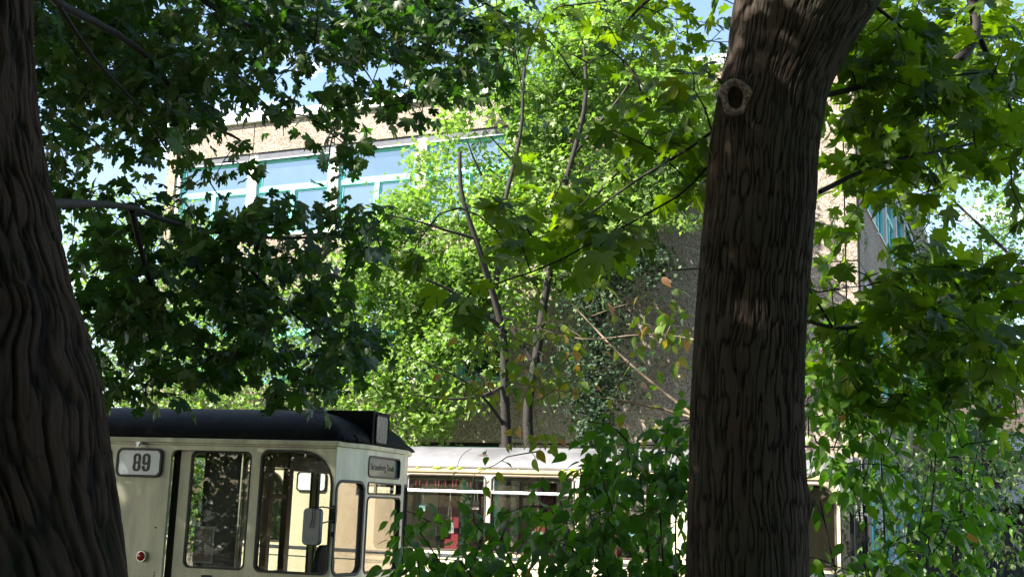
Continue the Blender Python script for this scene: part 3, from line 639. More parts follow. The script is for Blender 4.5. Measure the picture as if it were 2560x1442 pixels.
# ------------------------------------------------------------------ wing behind on the right, fence
m = MB((0, 0, 0))
wg = empty('annex_building', (12, 33, 0), label='low grey annex with aggregate bands and dark undercroft seen under the trees at right', cat='building')
WO = np.array([12.0, 33, 0])
def wbox(name, mat, a, b_, **k):
    mm_ = MB(); mm_.box(a, b_); o = mm_.build(name, mat, **k); o.data.transform(Matrix.Translation(Vector(-WO))); o.parent = wg; return o
wbox('wall', M['concrete'], (8.9, 33, 2.75), (17, 41, 3.55)); wbox('aggregate_band', M['pebble'], (8.95, 32.95, 3.56), (17, 41, 4.2)); wbox('roof_edge', M['coping'], (8.85, 32.85, 4.21), (17.1, 41.1, 4.35))
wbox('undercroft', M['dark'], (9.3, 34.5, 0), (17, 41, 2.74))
for x in (9.0, 11.9, 14.8): wbox('column', M['concrete'], (x, 33.05, 0), (x+.3, 33.35, 2.745))
fe = empty('slat_fence', (11.5, 28.5, 0), label='dark vertical slat fence in deep shade at lower right', cat='fence')
mm_ = MB(); x = -3.2
while x < 4.6: mm_.box((x, 0, .02), (x+.11, .03, 2.1+random.uniform(-.02, .02))); x += .118+random.uniform(0, .012)
o = mm_.build('slat', M['inner'], fe)
mm_ = MB(); mm_.box((-3.2, .032, .5), (4.6, .08, .6)); mm_.box((-3.2, .032, 1.6), (4.6, .08, 1.7)); mm_.build('rail', M['inner'], fe)
hs = MB(); hs.box((0, 0, 0), (5, 6, 5.3)); ho = hs.build('far_house', M['coping']); ho.location = (14.7, 42, 0); tag(ho, 'white house wall glimpsed through the trees beyond the office block', 'house')
hs = MB(); hs.add([(-.3, -.3, 5.3), (5.3, -.3, 5.3), (5.3, 6.3, 5.3), (-.3, 6.3, 5.3), (-.3, 3, 7.2), (5.3, 3, 7.2)], [(0, 1, 5, 4), (2, 3, 4, 5), (0, 4, 3), (1, 2, 5), (3, 2, 1, 0)]); hs.build('roof', M['red'] if False else M['steel'], ho)
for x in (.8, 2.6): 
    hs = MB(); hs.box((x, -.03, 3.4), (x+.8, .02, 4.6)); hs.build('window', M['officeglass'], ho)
# ------------------------------------------------------------------ foliage machinery
def tmpl(half, fan=(0, .12), z=None):
    """mirror the half outline (tip first, base last), fan of triangles; returns variants with fold and droop"""
    pts = list(half)+[(-x, y) for x, y in half[-2:0:-1]]
    P = np.array([fan]+pts, float); n = len(pts)
    T = np.array([[0, 1+i, 1+(i+1) % n] for i in range(n)])[:, [0, 2, 1]]
    out = []
    for fold, droop, wob in ((.16, .25, .0), (.34, .12, .05), (.05, .42, -.06), (-.08, .5, .04)):
        V = np.zeros((len(P), 3)); V[:, 0] = P[:, 0]; V[:, 1] = P[:, 1]
        V[:, 2] = fold*np.abs(P[:, 0])-droop*(P[:, 1]**2+.5*P[:, 0]**2)+wob*np.sin(P[:, 0]*7+P[:, 1]*5)
        out.append(V)
    return out, T
MAPLE = tmpl([(0, 1.08), (.07, .90), (.22, .84), (.20, .66), (.21, .46), (.36, .57), (.42, .74), (.54, .62), (.74, .62), (.62, .42), (.64, .28), (.46, .17), (.56, .10), (.70, -.06), (.44, -.09), (.22, -.16), (.0, -.04)], (0, .18))
STAR = tmpl([(0, 1.0), (.17, .60), (.15, .42), (.58, .62), (.46, .26), (.62, -.04), (.2, -.12), (0, -.04)], (0, .15))
LOBE = tmpl([(0, 1.0), (.22, .50), (.62, .60), (.48, .0), (0, -.02)], (0, .2))
OVAL = tmpl([(0, 1.15), (.10, .98), (.25, .72), (.33, .48), (.31, .26), (.18, .07), (0, 0)], (0, .5))
def nrm(a): return a/(np.linalg.norm(a, axis=-1, keepdims=True)+1e-9)
def leaves(name, pos, out, mat, T, size, parent=None, droop=(.1, 1.1), tilt=.55, tone=None, spread=.35, grp=8):
    n = len(pos); tv, tf = T
    h = nrm(out*[1, 1, .4]+RNG.normal(0, spread+.3, (n, 3))*[1, 1, .3])
    tip = nrm(h+np.array([0, 0, -1.0])*RNG.uniform(*droop, (n, 1)))
    up = np.array([0, 0, 1.0])+RNG.normal(0, tilt*.6, (n, 3))+np.repeat(RNG.normal(0, tilt*.8, (n//grp+1, 3)), grp, 0)[:n]
    nz_ = nrm(up-tip*(up*tip).sum(1, keepdims=True)); x = np.cross(tip, nz_)
    s = np.broadcast_to(size, (n,))*RNG.uniform(.62, 1.15, n)
    V = np.zeros((n, len(tv[0]), 3)); var = RNG.integers(0, len(tv), n)
    for k, t in enumerate(tv):
        m_ = var == k; q = t[None]*s[m_, None, None]
        V[m_] = pos[m_, None]+q[..., :1]*x[m_, None]+q[..., 1:2]*tip[m_, None]+q[..., 2:]*nz_[m_, None]
    Fc = (tf[None]+(np.arange(n)*len(tv[0]))[:, None, None]).reshape(-1, 3)
    if tone is None: tone = RNG.beta(2.2, 2.6, n)
    return npmesh(name, V.reshape(-1, 3), Fc, 3, mat, parent, attr=np.repeat(tone, len(tv[0])))
def dens(x, sc_=1.0, seed=3):
    """cheap 3-D lumpy noise 0..1 built from sines"""
    r = np.random.default_rng(seed); v = np.zeros(len(x))
    for k in range(6):
        d = r.normal(0, 1, 3); v += np.sin(x@d*sc_*(1+.5*k)+r.uniform(0, 6.28))/(1+.4*k)
    return .5+.5*np.tanh(v*.55)
def cells(rows, fY, k, r0_=0, c0=0, cell=80, up=0):
    """one digit per 80-px cell of the photograph's frame: how many sprays stand along that line of sight, spread in depth"""
    out = []
    for r, row in enumerate(rows):
        for c, ch in enumerate(row):
            if ch in '. ': continue
            n = RNG.poisson(int(ch)*k)
            for _ in range(n):
                px = (c0+c+RNG.uniform(-.1, 1.1))*cell; py = (r0_+r+RNG.uniform(-.1, 1.1))*cell-up
                y0, y1 = fY(px, py); out.append(at(px, py, RNG.uniform(y0, y1)))
    return np.array(out)
def skeleton(limbs, step=.15):
    """limbs: list of (points, r0, r1) -> nodes with radii"""
    nodes, rr, paths, rads = [], [], [], []
    for P, ra, rb in limbs:
        P = np.array(P, float); d = np.r_[0, np.cumsum(np.linalg.norm(np.diff(P, axis=0), axis=1))]
        m = max(3, int(d[-1]/step)+1); t = np.linspace(0, d[-1], m)
        Q = np.stack([np.interp(t, d, P[:, i]) for i in range(3)], 1)
        for _ in range(2): Q[1:-1] = .25*Q[:-2]+.5*Q[1:-1]+.25*Q[2:]
        Q[1:-1] += np.cumsum(RNG.normal(0, .004*step/.15, (m, 3)), 0)[1:-1]*np.sin(np.linspace(0, np.pi, m))[1:-1, None]
        R = np.linspace(ra, rb, m); nodes.append(Q); rr.append(R); paths.append(Q); rads.append(R)
    return np.concatenate(nodes), np.concatenate(rr), paths, rads
def grow(limbs, targets, step=.15, rtip=.003, rmax=.014, sag=.12, maxd=99, bend=.12):
    nodes, rr, paths, rads = skeleton(limbs, step)
    d0 = np.sqrt(((targets[:, None]-nodes[None])**2).sum(2)).min(1) if len(targets)*len(nodes) < 4e7 else np.linalg.norm(targets-nodes.mean(0), axis=1)
    order = np.argsort(d0); NN = np.zeros((len(nodes)+len(targets)*14, 3)); NN[:len(nodes)] = nodes; cnt = len(nodes); dirs = np.zeros_like(targets)
    for i in order:
        p = targets[i]; D = ((NN[:cnt]-p)**2).sum(1); j = int(D.argmin()); d = math.sqrt(D[j])
        if d > maxd: d = maxd
        q = NN[j]; dirs[i] = (p-q)/(d+1e-6)
        if d < .02: continue
        m = int(min(12, max(3, d/step+2))); t = np.linspace(0, 1, m)[:, None]
        Q = q+(p-q)*t+np.array([0, 0, 1])*(np.sin(t*np.pi)*sag*d)+RNG.normal(0, bend, 3)*d*np.sin(t*np.pi)+RNG.normal(0, .02*d, (m, 3))*np.sin(t*np.pi)
        paths.append(Q); rads.append(np.linspace(min(rmax, rtip+.008*d), rtip, m))
        k = min(m-1, 12); NN[cnt:cnt+k] = Q[1:k+1]; cnt += k
    return paths, rads, dirs
def spray_leaves(targets, dirs, n, spread, flat=.7):
    T = np.repeat(targets, n, 0); Dd = np.repeat(dirs, n, 0)
    off = RNG.normal(0, spread, T.shape)*[1, 1, flat]
    return T+off-Dd*RNG.uniform(0, spread*1.5, (len(T), 1)), nrm(off+Dd*spread*.8)
def petioles(pos, targets_rep, r=.0012): pass

def trunk_mesh(name, rows, n, m, mat, parent, seed, fu, lv, amp, warp, lumps=(), sq=1.0, sharp=1.0):
    """rows: list of (center xyz, radius). displaced bark"""
    C_ = np.array([r[0] for r in rows], float); R_ = np.array([r[1] for r in rows], float)
    d = np.r_[0, np.cumsum(np.linalg.norm(np.diff(C_, axis=0), axis=1))]; t = np.linspace(0, d[-1], m)
    def sm(y):
        v = np.interp(t, d, y); k = max(3, int(.12/(d[-1]/m))) | 1; ke = np.hanning(k+2)[1:-1]; ke /= ke.sum()
        return np.convolve(np.pad(v, k//2, mode='edge'), ke, 'valid')
    C = np.stack([sm(C_[:, i]) for i in range(3)], 1); R = sm(R_)
    Tn = nrm(np.gradient(C, axis=0)); A = nrm(np.cross(Tn, np.array([0, 1.0, .0]))); B = np.cross(Tn, A)
    th = np.arange(n)*2*np.pi/n; TH, TT = np.meshgrid(th, t)
    w1 = vnoise(TH/(2*np.pi)*6, TT/.5, seed, 6)-.5; w2 = vnoise(TH/(2*np.pi)*16, TT/.14, seed+1, 16)-.5
    U = (TH/(2*np.pi)+(w1*warp+w2*warp*.35)/fu*3) % 1.0
    def ridge(f, l, sd):
        a = vnoise(U*f, TT/l, sd, f); return 1-np.abs(2*a-1)
    r1 = ridge(fu, lv, seed+2); r2 = ridge(int(fu*1.9), lv*.55, seed+3); fine = vnoise(U*fu*5, TT/(lv*.16), seed+4, fu*5)
    h = (1-(.68*r1**sharp+.32*r2**2.2))             # ridges high, furrows low
    h = np.clip((h-.22)/.5, 0, 1)
    tone = np.clip(.15+.75*h+.25*(fine-.5), 0, 1)  # lit ridges and shaded furrows are put into the colour too
    big = (vnoise(TH/(2*np.pi)*3, TT/.6, seed+5, 3)-.5)*.09+(vnoise(TH/(2*np.pi)*7, TT/.25, seed+6, 7)-.5)*.035
    rad_ = R[:, None]*(1+big)+amp*(h-.4)+amp*.18*(fine-.5)
    V = C[:, None]+A[:, None]*(np.cos(TH)*rad_)[..., None]+B[:, None]*(np.sin(TH)*rad_)[..., None]
    for (c, rr_, hh) in lumps:
        dd = np.linalg.norm(V-np.array(c), axis=2); wgt = np.exp(-(dd/rr_)**2); V += (V-C[:, None])/R[:, None, None]*(wgt*hh)[..., None]
        tone *= 1-.3*wgt*(hh > 0)
    i = np.arange(m-1)[:, None]*n; j = np.arange(n)[None]; j2 = (j+1) % n
    Q = np.stack([i+j, i+n+j, i+n+j2, i+j2], -1).reshape(-1, 4)
    return npmesh(name, V.reshape(-1, 3), Q, 4, mat, parent, smooth=True, attr=tone.ravel())
def tubes(name, paths, rads, n, mat, parent=None):
    V, Q = tube_np(paths, rads, n); return npmesh(name, V, Q, 4, mat, parent, smooth=True)
def rows_px(tab, Y):
    return [(at((a+b)/2, y, Y), abs(b-a)/2/F*Y) for (y, a, b) in tab]
def A_(pts): return [at(*p) for p in pts]

# ------------------------------------------------------------------ left tree: furrowed trunk, limbs, shaded crown overhead
LT = empty('maple_tree', (-2.05, 4.0, 0), label='dark deeply furrowed tree at the left edge whose shaded branches hang over the first tram', cat='tree')
LO = Vector((-2.05, 4.0, 0))
def kid(o, root, off): o.data.transform(Matrix.Translation(-Vector(off))); o.parent = root; return o
tab = [(-900, -430, 45), (-500, -400, 55), (-200, -380, 66), (0, -370, 75), (150, -368, 77), (330, -372, 86), (480, -380, 106), (620, -388, 132), (780, -395, 166), (900, -400, 204), (1020, -405, 234), (1150, -410, 252), (1300, -415, 266), (1442, -425, 279), (1800, -450, 300), (2300, -480, 320), (2750, -560, 390)]
ltr = rows_px(tab, 4.0)[::-1]
kid(trunk_mesh('trunk', ltr, 760, 900, M['barkdark'], None, 5, 84, .20, .017, 1.3, [(at(10, 750, 3.6), .10, -.06), (at(0, 700, 3.6), .16, .03)], sharp=2.2), LT, LO)
TL = ltr[-3][0]
limbsL = [
    (A_([(60, 525, 4.1), (120, 508, 4.6), (230, 512, 5.4), (330, 526, 6.2), (430, 562, 6.9), (560, 590, 7.4), (700, 600, 7.7), (850, 590, 7.9)]), .026, .009),
    (A_([(330, 526, 6.2), (350, 620, 6.6), (372, 700, 6.9), (420, 800, 7.3), (520, 880, 7.5)]), .02, .008),
    (A_([(560, 590, 7.4), (640, 700, 7.6), (740, 800, 7.9), (850, 880, 8.2)]), .016, .007),
    (A_([(380, 700, 6.9), (300, 770, 7.0), (230, 850, 7.0)]), .012, .005),
    (A_([(-60, -250, 4.2), (60, -120, 5.0), (140, 5, 5.8), (270, 70, 6.4), (340, 118, 6.8), (410, 175, 7.3), (440, 240, 7.6), (500, 300, 7.9), (600, 350, 8.3)]), .036, .009),
    (A_([(-20, -500, 4.2), (250, -300, 5.5), (500, -10, 7.0), (580, 36, 7.6), (700, 90, 8.2), (850, 110, 8.7), (1000, 150, 9.0), (1100, 230, 9.2)]), .04, .008),
    (A_([(500, -10, 7.0), (560, -150, 7.6), (900, -120, 8.6), (1200, 0, 9.3), (1300, 60, 9.5)]), .035, .01),
    (A_([(850, 110, 8.7), (900, 200, 8.8), (880, 300, 8.9), (850, 380, 9)]), .012, .005),
    (A_([(140, 5, 5.8), (200, 100, 6.0), (270, 190, 6.4), (330, 240, 6.6), (420, 380, 7.2)]), .014, .006)]
mapA = ['.9998999999999752', '.999989999984786.', '.897998653453885.', '.898899876773671.', '.84268642241.....', '.7203500001......',
        '.87434202442.....', '..3588877786.....', '..4689998875.....', '..6779999981.....', '..6889999983.....', '..8977899997.....', '..1433330332.....']
tA = cells(mapA, lambda x, y: (6.6+x/2560*1.4, 9.6) if y < 470 else (6.7, 8.9), .51, up=22)
tA = np.concatenate([tA, cells(mapA[:3], lambda x, y: (7.0, 9.6), .26, up=12)])
# canopy added above and left of the frame to shade the tram and trunks
def cloud(n, lo, hi, keep, seed=3, sc_=1.2):
    p = RNG.uniform(lo, hi, (n, 3)); return p[dens(p, sc_, seed) > keep]
tC = cloud(15000, (-16, -6, 5.6), (.2, 11.0, 10.5), .16)
def gap(p, prob):  # thins the added canopy along sun rays to light shrubs and right maple
    q = p-np.array(SD)[None]*((p[:, 2]-2.6)/SD[2])[:, None]
    return ~((q[:, 0] > .6) & (q[:, 1] > 5.0) & (RNG.random(len(p)) < prob))
tC = tC[gap(tC, .82)]
limbsC = [(np.array([TL, [-3, 4.2, 7.5], [-5, 5.5, 9], [-9, 7, 9.6]]), .12, .03), (np.array([TL, [-2, 5, 8], [-1, 8, 9.3]]), .10, .02), (np.array([TL, [-3, 3, 8], [-6, 1, 9]]), .10, .02),
          (np.array([[-3, 4.2, 7.5], [-5, 8, 8.5], [-8, 10, 8.8]]), .06, .02)]
pa, ra, dA = grow(limbsL, tA, .14, .0028, .012, .10)
kid(tubes('branch', pa, ra, 6, M['twig']), LT, LO)
lp, ld = spray_leaves(tA, dA, 8, .085)
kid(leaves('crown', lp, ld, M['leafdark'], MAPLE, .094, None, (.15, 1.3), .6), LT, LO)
pc, rc_, dC = grow(limbsC, tC, .5, .004, .02, .05, bend=.05)
kid(tubes('shade_canopy_branch', pc, rc_, 4, M['twig']), LT, LO)
lp, ld = spray_leaves(tC, dC, 15, .20)
kid(leaves('shade_canopy', lp, ld, M['leafdark'], STAR, .115, None, (.0, .6), .4), LT, LO)

# ------------------------------------------------------------------ right maple: trunk with knot, boughs left and right
RTO = Vector((1.0, 4.7, 0))
RT = empty('maple_tree', tuple(RTO), label='thick maple trunk with an oval knot hole leaning across the right half of the view', cat='tree')
YR = 4.7
tabR = [(-1500, 2620, 2860), (-900, 2260, 2560), (-420, 2020, 2370), (-200, 1915, 2285), (-80, 1860, 2235), (0, 1826, 2182), (60, 1818, 2146), (170, 1808, 2090), (220, 1797, 2072), (300, 1784, 2054), (380, 1771, 2044), (500, 1766, 2038), (620, 1754, 2030), (750, 1743, 2018), (900, 1737, 2009), (1100, 1733, 2005), (1250, 1728, 2006), (1442, 1722, 2010), (1800, 1708, 2022), (2300, 1680, 2050), (2600, 1640, 2095)]
rtr = rows_px(tabR, YR)[::-1]
kn = at(1838, 245, YR-.19)
kid(trunk_mesh('trunk', rtr, 900, 1100, M['bark'], None, 21, 120, .10, .0075, 1.6, [(kn, .085, .028), (at(1930, 560, 4.5), .12, .018), (at(2022, 1258, 4.65), .05, .022)], sharp=2.6), RT, RTO)
k1 = MB(kn, CR*.985-fw*.17, fw*.985+CR*.17)   # frame facing the camera side of the trunk, tipped a little left
ringp = [(.046*math.cos(a)*(1+.08*math.sin(3*a)), -.018, .062*math.sin(a)*(1+.06*math.cos(2*a))) for a in [i*2*math.pi/28 for i in range(29)]]
V, Q = [], []
for i in range(32):
    a = i*2*math.pi/32; ca, sa = math.cos(a), math.sin(a); wv = 1+.07*math.sin(3*a+.5)+.05*math.sin(5*a)
    for j in range(10):
        b_ = j*2*math.pi/10; rr_ = .0165*wv; V.append(((.047+rr_*math.cos(b_))*ca*wv, -.006+rr_*.9*math.sin(b_), (.063+rr_*math.cos(b_))*sa*(1+.05*math.cos(2*a+1))))
        Q.append((i*10+j, i*10+(j+1) % 10, (i+1) % 32*10+(j+1) % 10, (i+1) % 32*10+j))
k1.add([tuple(p) for p in V], [tuple(q) for q in Q]); o = k1.build('knot_ring', M['callus'], None, smooth=True); kid(o, RT, RTO)
k2 = MB(kn, CR*.985-fw*.17, fw*.985+CR*.17)
k2.loft([[(r*.04*math.cos(a), y, r*.056*math.sin(a)) for a in [i*2*math.pi/20 for i in range(20)]] for r, y in ((1, -.008), (.7, .012), (.4, .03), (.1, .04))], cap=True)
kid(k2.build('knot_hollow', mat_noise('hollow_wood', (.004, .003, .003), (.035, .012, .006), 30, .9)), RT, RTO)
limbsR = [
    (A_([(2030, 245, 4.75), (2100, 236, 4.9), (2200, 205, 5.1), (2290, 182, 5.25), (2350, 178, 5.3), (2410, 142, 5.35), (2448, 92, 5.4), (2432, 40, 5.45), (2415, -60, 5.5), (2380, -300, 5.3), (2300, -520, 5.0)][::-1]), .04, .011),
    (A_([(2448, 92, 5.4), (2482, 150, 5.4), (2508, 225, 5.5), (2540, 300, 5.6)]), .016, .006),
    (A_([(2180, 10, 5.0), (2230, 30, 5.1), (2265, 90, 5.1), (2310, 110, 5.2)]), .010, .005),
    (A_([(2640, 700, 6.4), (2560, 712, 6.3), (2440, 722, 6.1), (2370, 740, 6.0), (2290, 785, 5.9), (2200, 800, 5.6), (2120, 830, 5.4), (2010, 800, 5.0)]), .022, .008),
    (A_([(2640, 730, 6.4), (2560, 745, 6.3), (2490, 772, 6.1), (2400, 800, 6.0), (2270, 795, 5.9)]), .022, .008),
    (A_([(2080, 815, 5.2), (2050, 760, 5.1), (2020, 720, 5.0)]), .007, .004),
    (A_([(1780, 330, 4.75), (1740, 365, 4.8), (1680, 405, 4.9), (1600, 440, 5.0), (1480, 540, 5.1), (1380, 590, 5.2), (1280, 610, 5.3)]), .007, .003),
    (A_([(1765, 420, 4.75), (1730, 470, 4.7), (1680, 500, 4.6), (1500, 600, 4.5), (1350, 680, 4.5), (1180, 730, 4.5)]), .006, .003),
    (A_([(1800, -120, 5.0), (1700, -60, 5.6), (1620, 0, 6.0), (1560, 45, 6.2), (1530, 130, 6.3)]), .02, .005),
    (A_([(2050, 480, 4.8), (2150, 430, 5.0), (2300, 400, 5.3), (2440, 370, 5.6), (2600, 300, 5.9)]), .012, .006)]
mapC_R = ['7888888', '9888888', '9988788', '9999999', '8889998', '5787543', '564.2.1', '3.135.1', '43.78764', '4578888', '7888888', '7888876', '6888753']
tR = cells(mapC_R, lambda x, y: (4.7, 6.9), .31, c0=25)
mapC_L = ['........22.36', '..........247', '.........3567', '........36776', '......3667776', '....366887642', '...5678876433', '..46677643321', '3555443321...', '2331.........']
tL = cells(mapC_L, lambda x, y: (4.3, 5.7), .085, r0_=0, c0=11)
mapTop = ['234444431', '111333341', '..1.2232.', '.....122.']
tR = tR[~((np.abs(tR[:, 0]-.97-.08*(tR[:, 2]-2)) < .36) & (tR[:, 1] < 5.1))]
tL = tL[~((np.abs(tL[:, 0]-.97-.08*(tL[:, 2]-2)) < .40) & (tL[:, 1] < 5.1))]
tT = cells(mapTop, lambda x, y: (6.0, 7.2), .34, r0_=0, c0=15)
tR2 = cloud(3600, (-.2, -6, 5.6), (7.5, 5.0, 8.5), .25, 9); tR2 = tR2[gap(tR2, .85)]  # canopy added over the right side to shade the foreground
tall_ = np.concatenate([tR, tL, tT])
pa, ra, dR = grow(limbsR, tall_, .12, .0022, .009, .06)
kid(tubes('branch', pa, ra, 6, M['twig']), RT, RTO)
lp, ld = spray_leaves(tall_, dR, 8, .085)
kid(leaves('crown', lp, ld, M['leafmaple'], MAPLE, np.repeat(np.r_[np.full(len(tR)+len(tL), .100), np.full(len(tT), .074)], 8), None, (.0, 1.0), .5), RT, RTO)
pc, rc_, dC = grow([(np.array([rtr[-3][0], [2.6, 5.2, 6.2], [4.5, 6, 7.5]]), .10, .03)], tR2, .5, .004, .02, .05)
kid(tubes('shade_canopy_branch', pc, rc_, 4, M['twig']), RT, RTO)
lp, ld = spray_leaves(tR2, dC, 12, .18)
kid(leaves('shade_canopy', lp, ld, M['leafmaple'], STAR, .10, None, (.0, .6), .4), RT, RTO)

# ------------------------------------------------------------------ sunlit twin-stemmed tree before the facade
def wallY(px): return 20.5*7160/(px+5000)
ET = at(1300, 1300, 20.6); EO = Vector((ET[0], ET[1], 0))
TW = empty('field_maple_tree', tuple(EO), label='sunlit light green tree with two slender dark stems in front of the facade', cat='tree')
def gp(px, py, Y): return at(px, py, Y)
stems = [([np.array([gp(1268, 1110, 20.9)[0], 20.9, 0])]+A_([(1268, 1110, 20.9), (1266, 960, 20.8), (1268, 830, 20.7), (1240, 720, 20.6), (1200, 600, 20.4), (1150, 480, 20.2), (1150, 380, 20.2)]), .13, .03),
         ([np.array([gp(1330, 1110, 20.7)[0]-.05, 20.7, 0])]+A_([(1330, 1110, 20.7), (1318, 1040, 20.7), (1345, 880, 20.6), (1368, 720, 20.4), (1385, 620, 20.3), (1400, 520, 20.2), (1440, 380, 20.0), (1470, 250, 19.8), (1460, 120, 19.8)]), .12, .03),
         (A_([(1330, 900, 20.6), (1300, 850, 20.6), (1280, 815, 20.6)]), .06, .05),
         (A_([(1240, 720, 20.6), (1260, 500, 20.4), (1290, 400, 20.3), (1310, 300, 20.2), (1310, 150, 20), (1350, 50, 20)]), .06, .02),
         (A_([(1290, 410, 20.3), (1250, 370, 20.2), (1225, 340, 20.1)]), .025, .01), (A_([(1205, 440, 20.3), (1180, 390, 20.2), (1165, 345, 20.1)]), .03, .01),
         (A_([(1268, 830, 20.7), (1180, 760, 20.2), (1080, 700, 19.8), (960, 660, 19.5)]), .045, .012), (A_([(1266, 960, 20.8), (1200, 1000, 20.4), (1100, 1005, 20), (1000, 980, 19.8)]), .035, .01),
         (A_([(1268, 1080, 20.9), (1230, 1010, 20.6), (1160, 940, 20.3), (1050, 900, 20)]), .035, .012), (A_([(1200, 600, 20.4), (1080, 560, 20), (980, 540, 19.7)]), .035, .012),
         (A_([(1385, 620, 20.3), (1500, 480, 19.9), (1600, 380, 19.6), (1680, 300, 19.5)]), .05, .015), (A_([(1440, 380, 20.0), (1560, 230, 19.7), (1620, 120, 19.5)]), .04, .012)]
mapE = ['......4788851', '......6999982', '.....38999997', '.....39999998', '....253489998', '....433699987', '..06999999863', '.16898897520.', '2357987531...',
        '.25776521....', '.2567521.....', '..45431......', '.24321.......', '...22........']
def fE(x, y): W_ = min(wallY(x), 24.5); return (W_-2.6, W_-.6)
tE = cells(mapE, fE, 8.0, c0=9)
keep = dens(tE, 1.5, 5) > .36+.25*RNG.random(len(tE)); tE = tE[keep]
pa, ra, dE = grow(stems, tE, .3, .005, .022, .04)
kid(tubes('trunk', pa[:2], [np.where(np.arange(len(r)) < 4, r*1.15, r) for r in ra[:2]], 14, M['twig']), TW, EO)
kid(tubes('branch', pa[2:], ra[2:], 5, M['twig']), TW, EO)
lp, ld = spray_leaves(tE, dE, 20, .17, .6)
kid(leaves('crown', lp, ld, M['leafsun'], LOBE, .098, None, (.0, .9), .55, tone=np.clip(np.repeat(dens(tE, .9, 8), 20)*.6+RNG.normal(.2, .17, len(lp)), 0, 1)), TW, EO)

# ivy clad tree against the wall
IT = at(1490, 1300, 20.3); IO = Vector((IT[0], IT[1], 0))
IV = empty('ivy_clad_tree', tuple(IO), label='slim dark tree thick with ivy between the twin stems and the big maple trunk', cat='tree')
ivs = [([np.array([IT[0], 20.3, 0])]+A_([(1485, 1110, 20.3), (1492, 900, 20.2), (1490, 700, 20.1), (1480, 600, 20)]), .10, .04), (A_([(1490, 760, 20.1), (1560, 660, 19.9), (1640, 640, 19.8)]), .03, .01)]
def ivpts(n):
    out = []
    for _ in range(n):
        y = RNG.uniform(610, 1130); wd = 30+55*math.exp(-((y-930)/90)**2)+45*math.exp(-((y-720)/70)**2)
        out.append(at(1490+RNG.normal(0, wd*.75), y, 20.2+RNG.normal(0, .28)))
    for _ in range(n//6): out.append(at(RNG.uniform(1540, 1680), 655+RNG.normal(0, 22), 19.9+RNG.normal(0, .2)))
    return np.array(out)
tI = ivpts(520)
pa, ra, dI = grow(ivs, tI, .3, .004, .012, .02)
kid(tubes('trunk', pa[:1], ra[:1], 12, M['twig']), IV, IO); kid(tubes('branch', pa[1:], ra[1:], 4, M['twig']), IV, IO)
lp, ld = spray_leaves(tI, dI, 12, .09)
kid(leaves('crown', lp, ld, M['leafivy'], LOBE, .062, None, (.3, 1.2), .5), IV, IO)

# ------------------------------------------------------------------ trees behind: generic builder from a frame map
def back_tree(label, base, rows, c0, r0_, fY, k, leaf, mat, limbs, n=18, sp=.28, T=LOBE, keepv=.25, seed=5, group='trees behind the trams', name='broadleaf_tree', stemr=.16):
    O_ = Vector((base[0], base[1], 0)); root = empty(name, tuple(O_), label=label, cat='tree', group=group)
    tt = cells(rows, fY, k, r0_=r0_, c0=c0); tt = tt[tt[:, 2] > .3]; tt = tt[dens(tt, 1.3, seed) > keepv]
    pa, ra, dd = grow(limbs, tt, .6, .008, .03, .04)
    nl = len(limbs)
    kid(tubes('trunk', pa[:1], ra[:1], 12, M['twig']), root, O_); kid(tubes('branch', pa[1:], ra[1:], 4, M['twig']), root, O_)
    lp, ld = spray_leaves(tt, dd, n, sp, .6)
    kid(leaves('crown', lp, ld, M[mat], T, leaf, None, (.0, .9), .55, tone=np.clip(np.repeat(dens(tt, .8, seed+1), n)*.55+RNG.normal(.22, .17, len(lp)), 0, 1)), root, O_)
def stem(base, top, r0_=.16, r1_=.03):
    b_ = np.array([base[0], base[1], 0.0]); t_ = np.array(top, float); mid = (b_+t_)/2+[.25, .1, .3]
    return [(np.array([b_, mid, t_]), r0_, r1_), (np.array([mid, mid+[1.6, .4, 1.8]]), r0_*.5, r1_), (np.array([mid, mid+[-1.6, .6, 1.9]]), r0_*.5, r1_)]
b1 = at(300, 1300, 28)
back_tree('bright green bushy tree behind the hanging maple branches, left of the office block', b1, ['.5783........', '.6998643.....', '.79998753....', '.8999976542..', '.8999976543..', '.9999987543..', '.99999876532.', '..99999876543', '..99999999865'], 1, 6, lambda x, y: (25.0, 27.5) if x < 420 else (wallY(x)-3.5, wallY(x)-.6), 1.5, .085, 'leafsun', stem(b1, at(300, 650, 27)), n=22, sp=.26)
b2 = at(480, 1300, 15.5)
back_tree('leafy bush seen through the windows of the shaded tram', at(480, 1300, 18.6), ['8888753', '8888762', '8888874'], 4, 14, lambda x, y: (18.3, 20.5), 2.4, .07, 'leafback', stem(at(480, 1300, 18.6), at(480, 1150, 18.6), .05, .01), n=16, sp=.2, name='bush', keepv=.1, group=None)
b3 = at(2480, 1300, 30)
back_tree('tall yellow green tree at the right edge beyond the office block', b3, ['.1477', '.2688', '17999', '26999', '36999', '27999', '26899', '.5799', '.6899', '.6789', '.5688'], 27, 5, lambda x, y: (29, 33), 1.1, .11, 'leafback', stem(b3, at(2450, 600, 30), .22, .04), n=24, sp=.36)
b4 = at(2420, 1300, 24)
back_tree('white-lit green bushy tree at right in front of the grey annex', b4, ['...79', '...89', '..489', '..588', '.2466', '.12..'], 27, 10, lambda x, y: (23.5, 26.5), 1.5, .075, 'leafsun', stem(b4, at(2450, 1000, 24.5), .14, .03)+[(A_([(2440, 1290, 24), (2420, 1220, 24), (2400, 1170, 24)]), .05, .02)], n=20, sp=.22)
b5 = at(2520, 1300, 12)
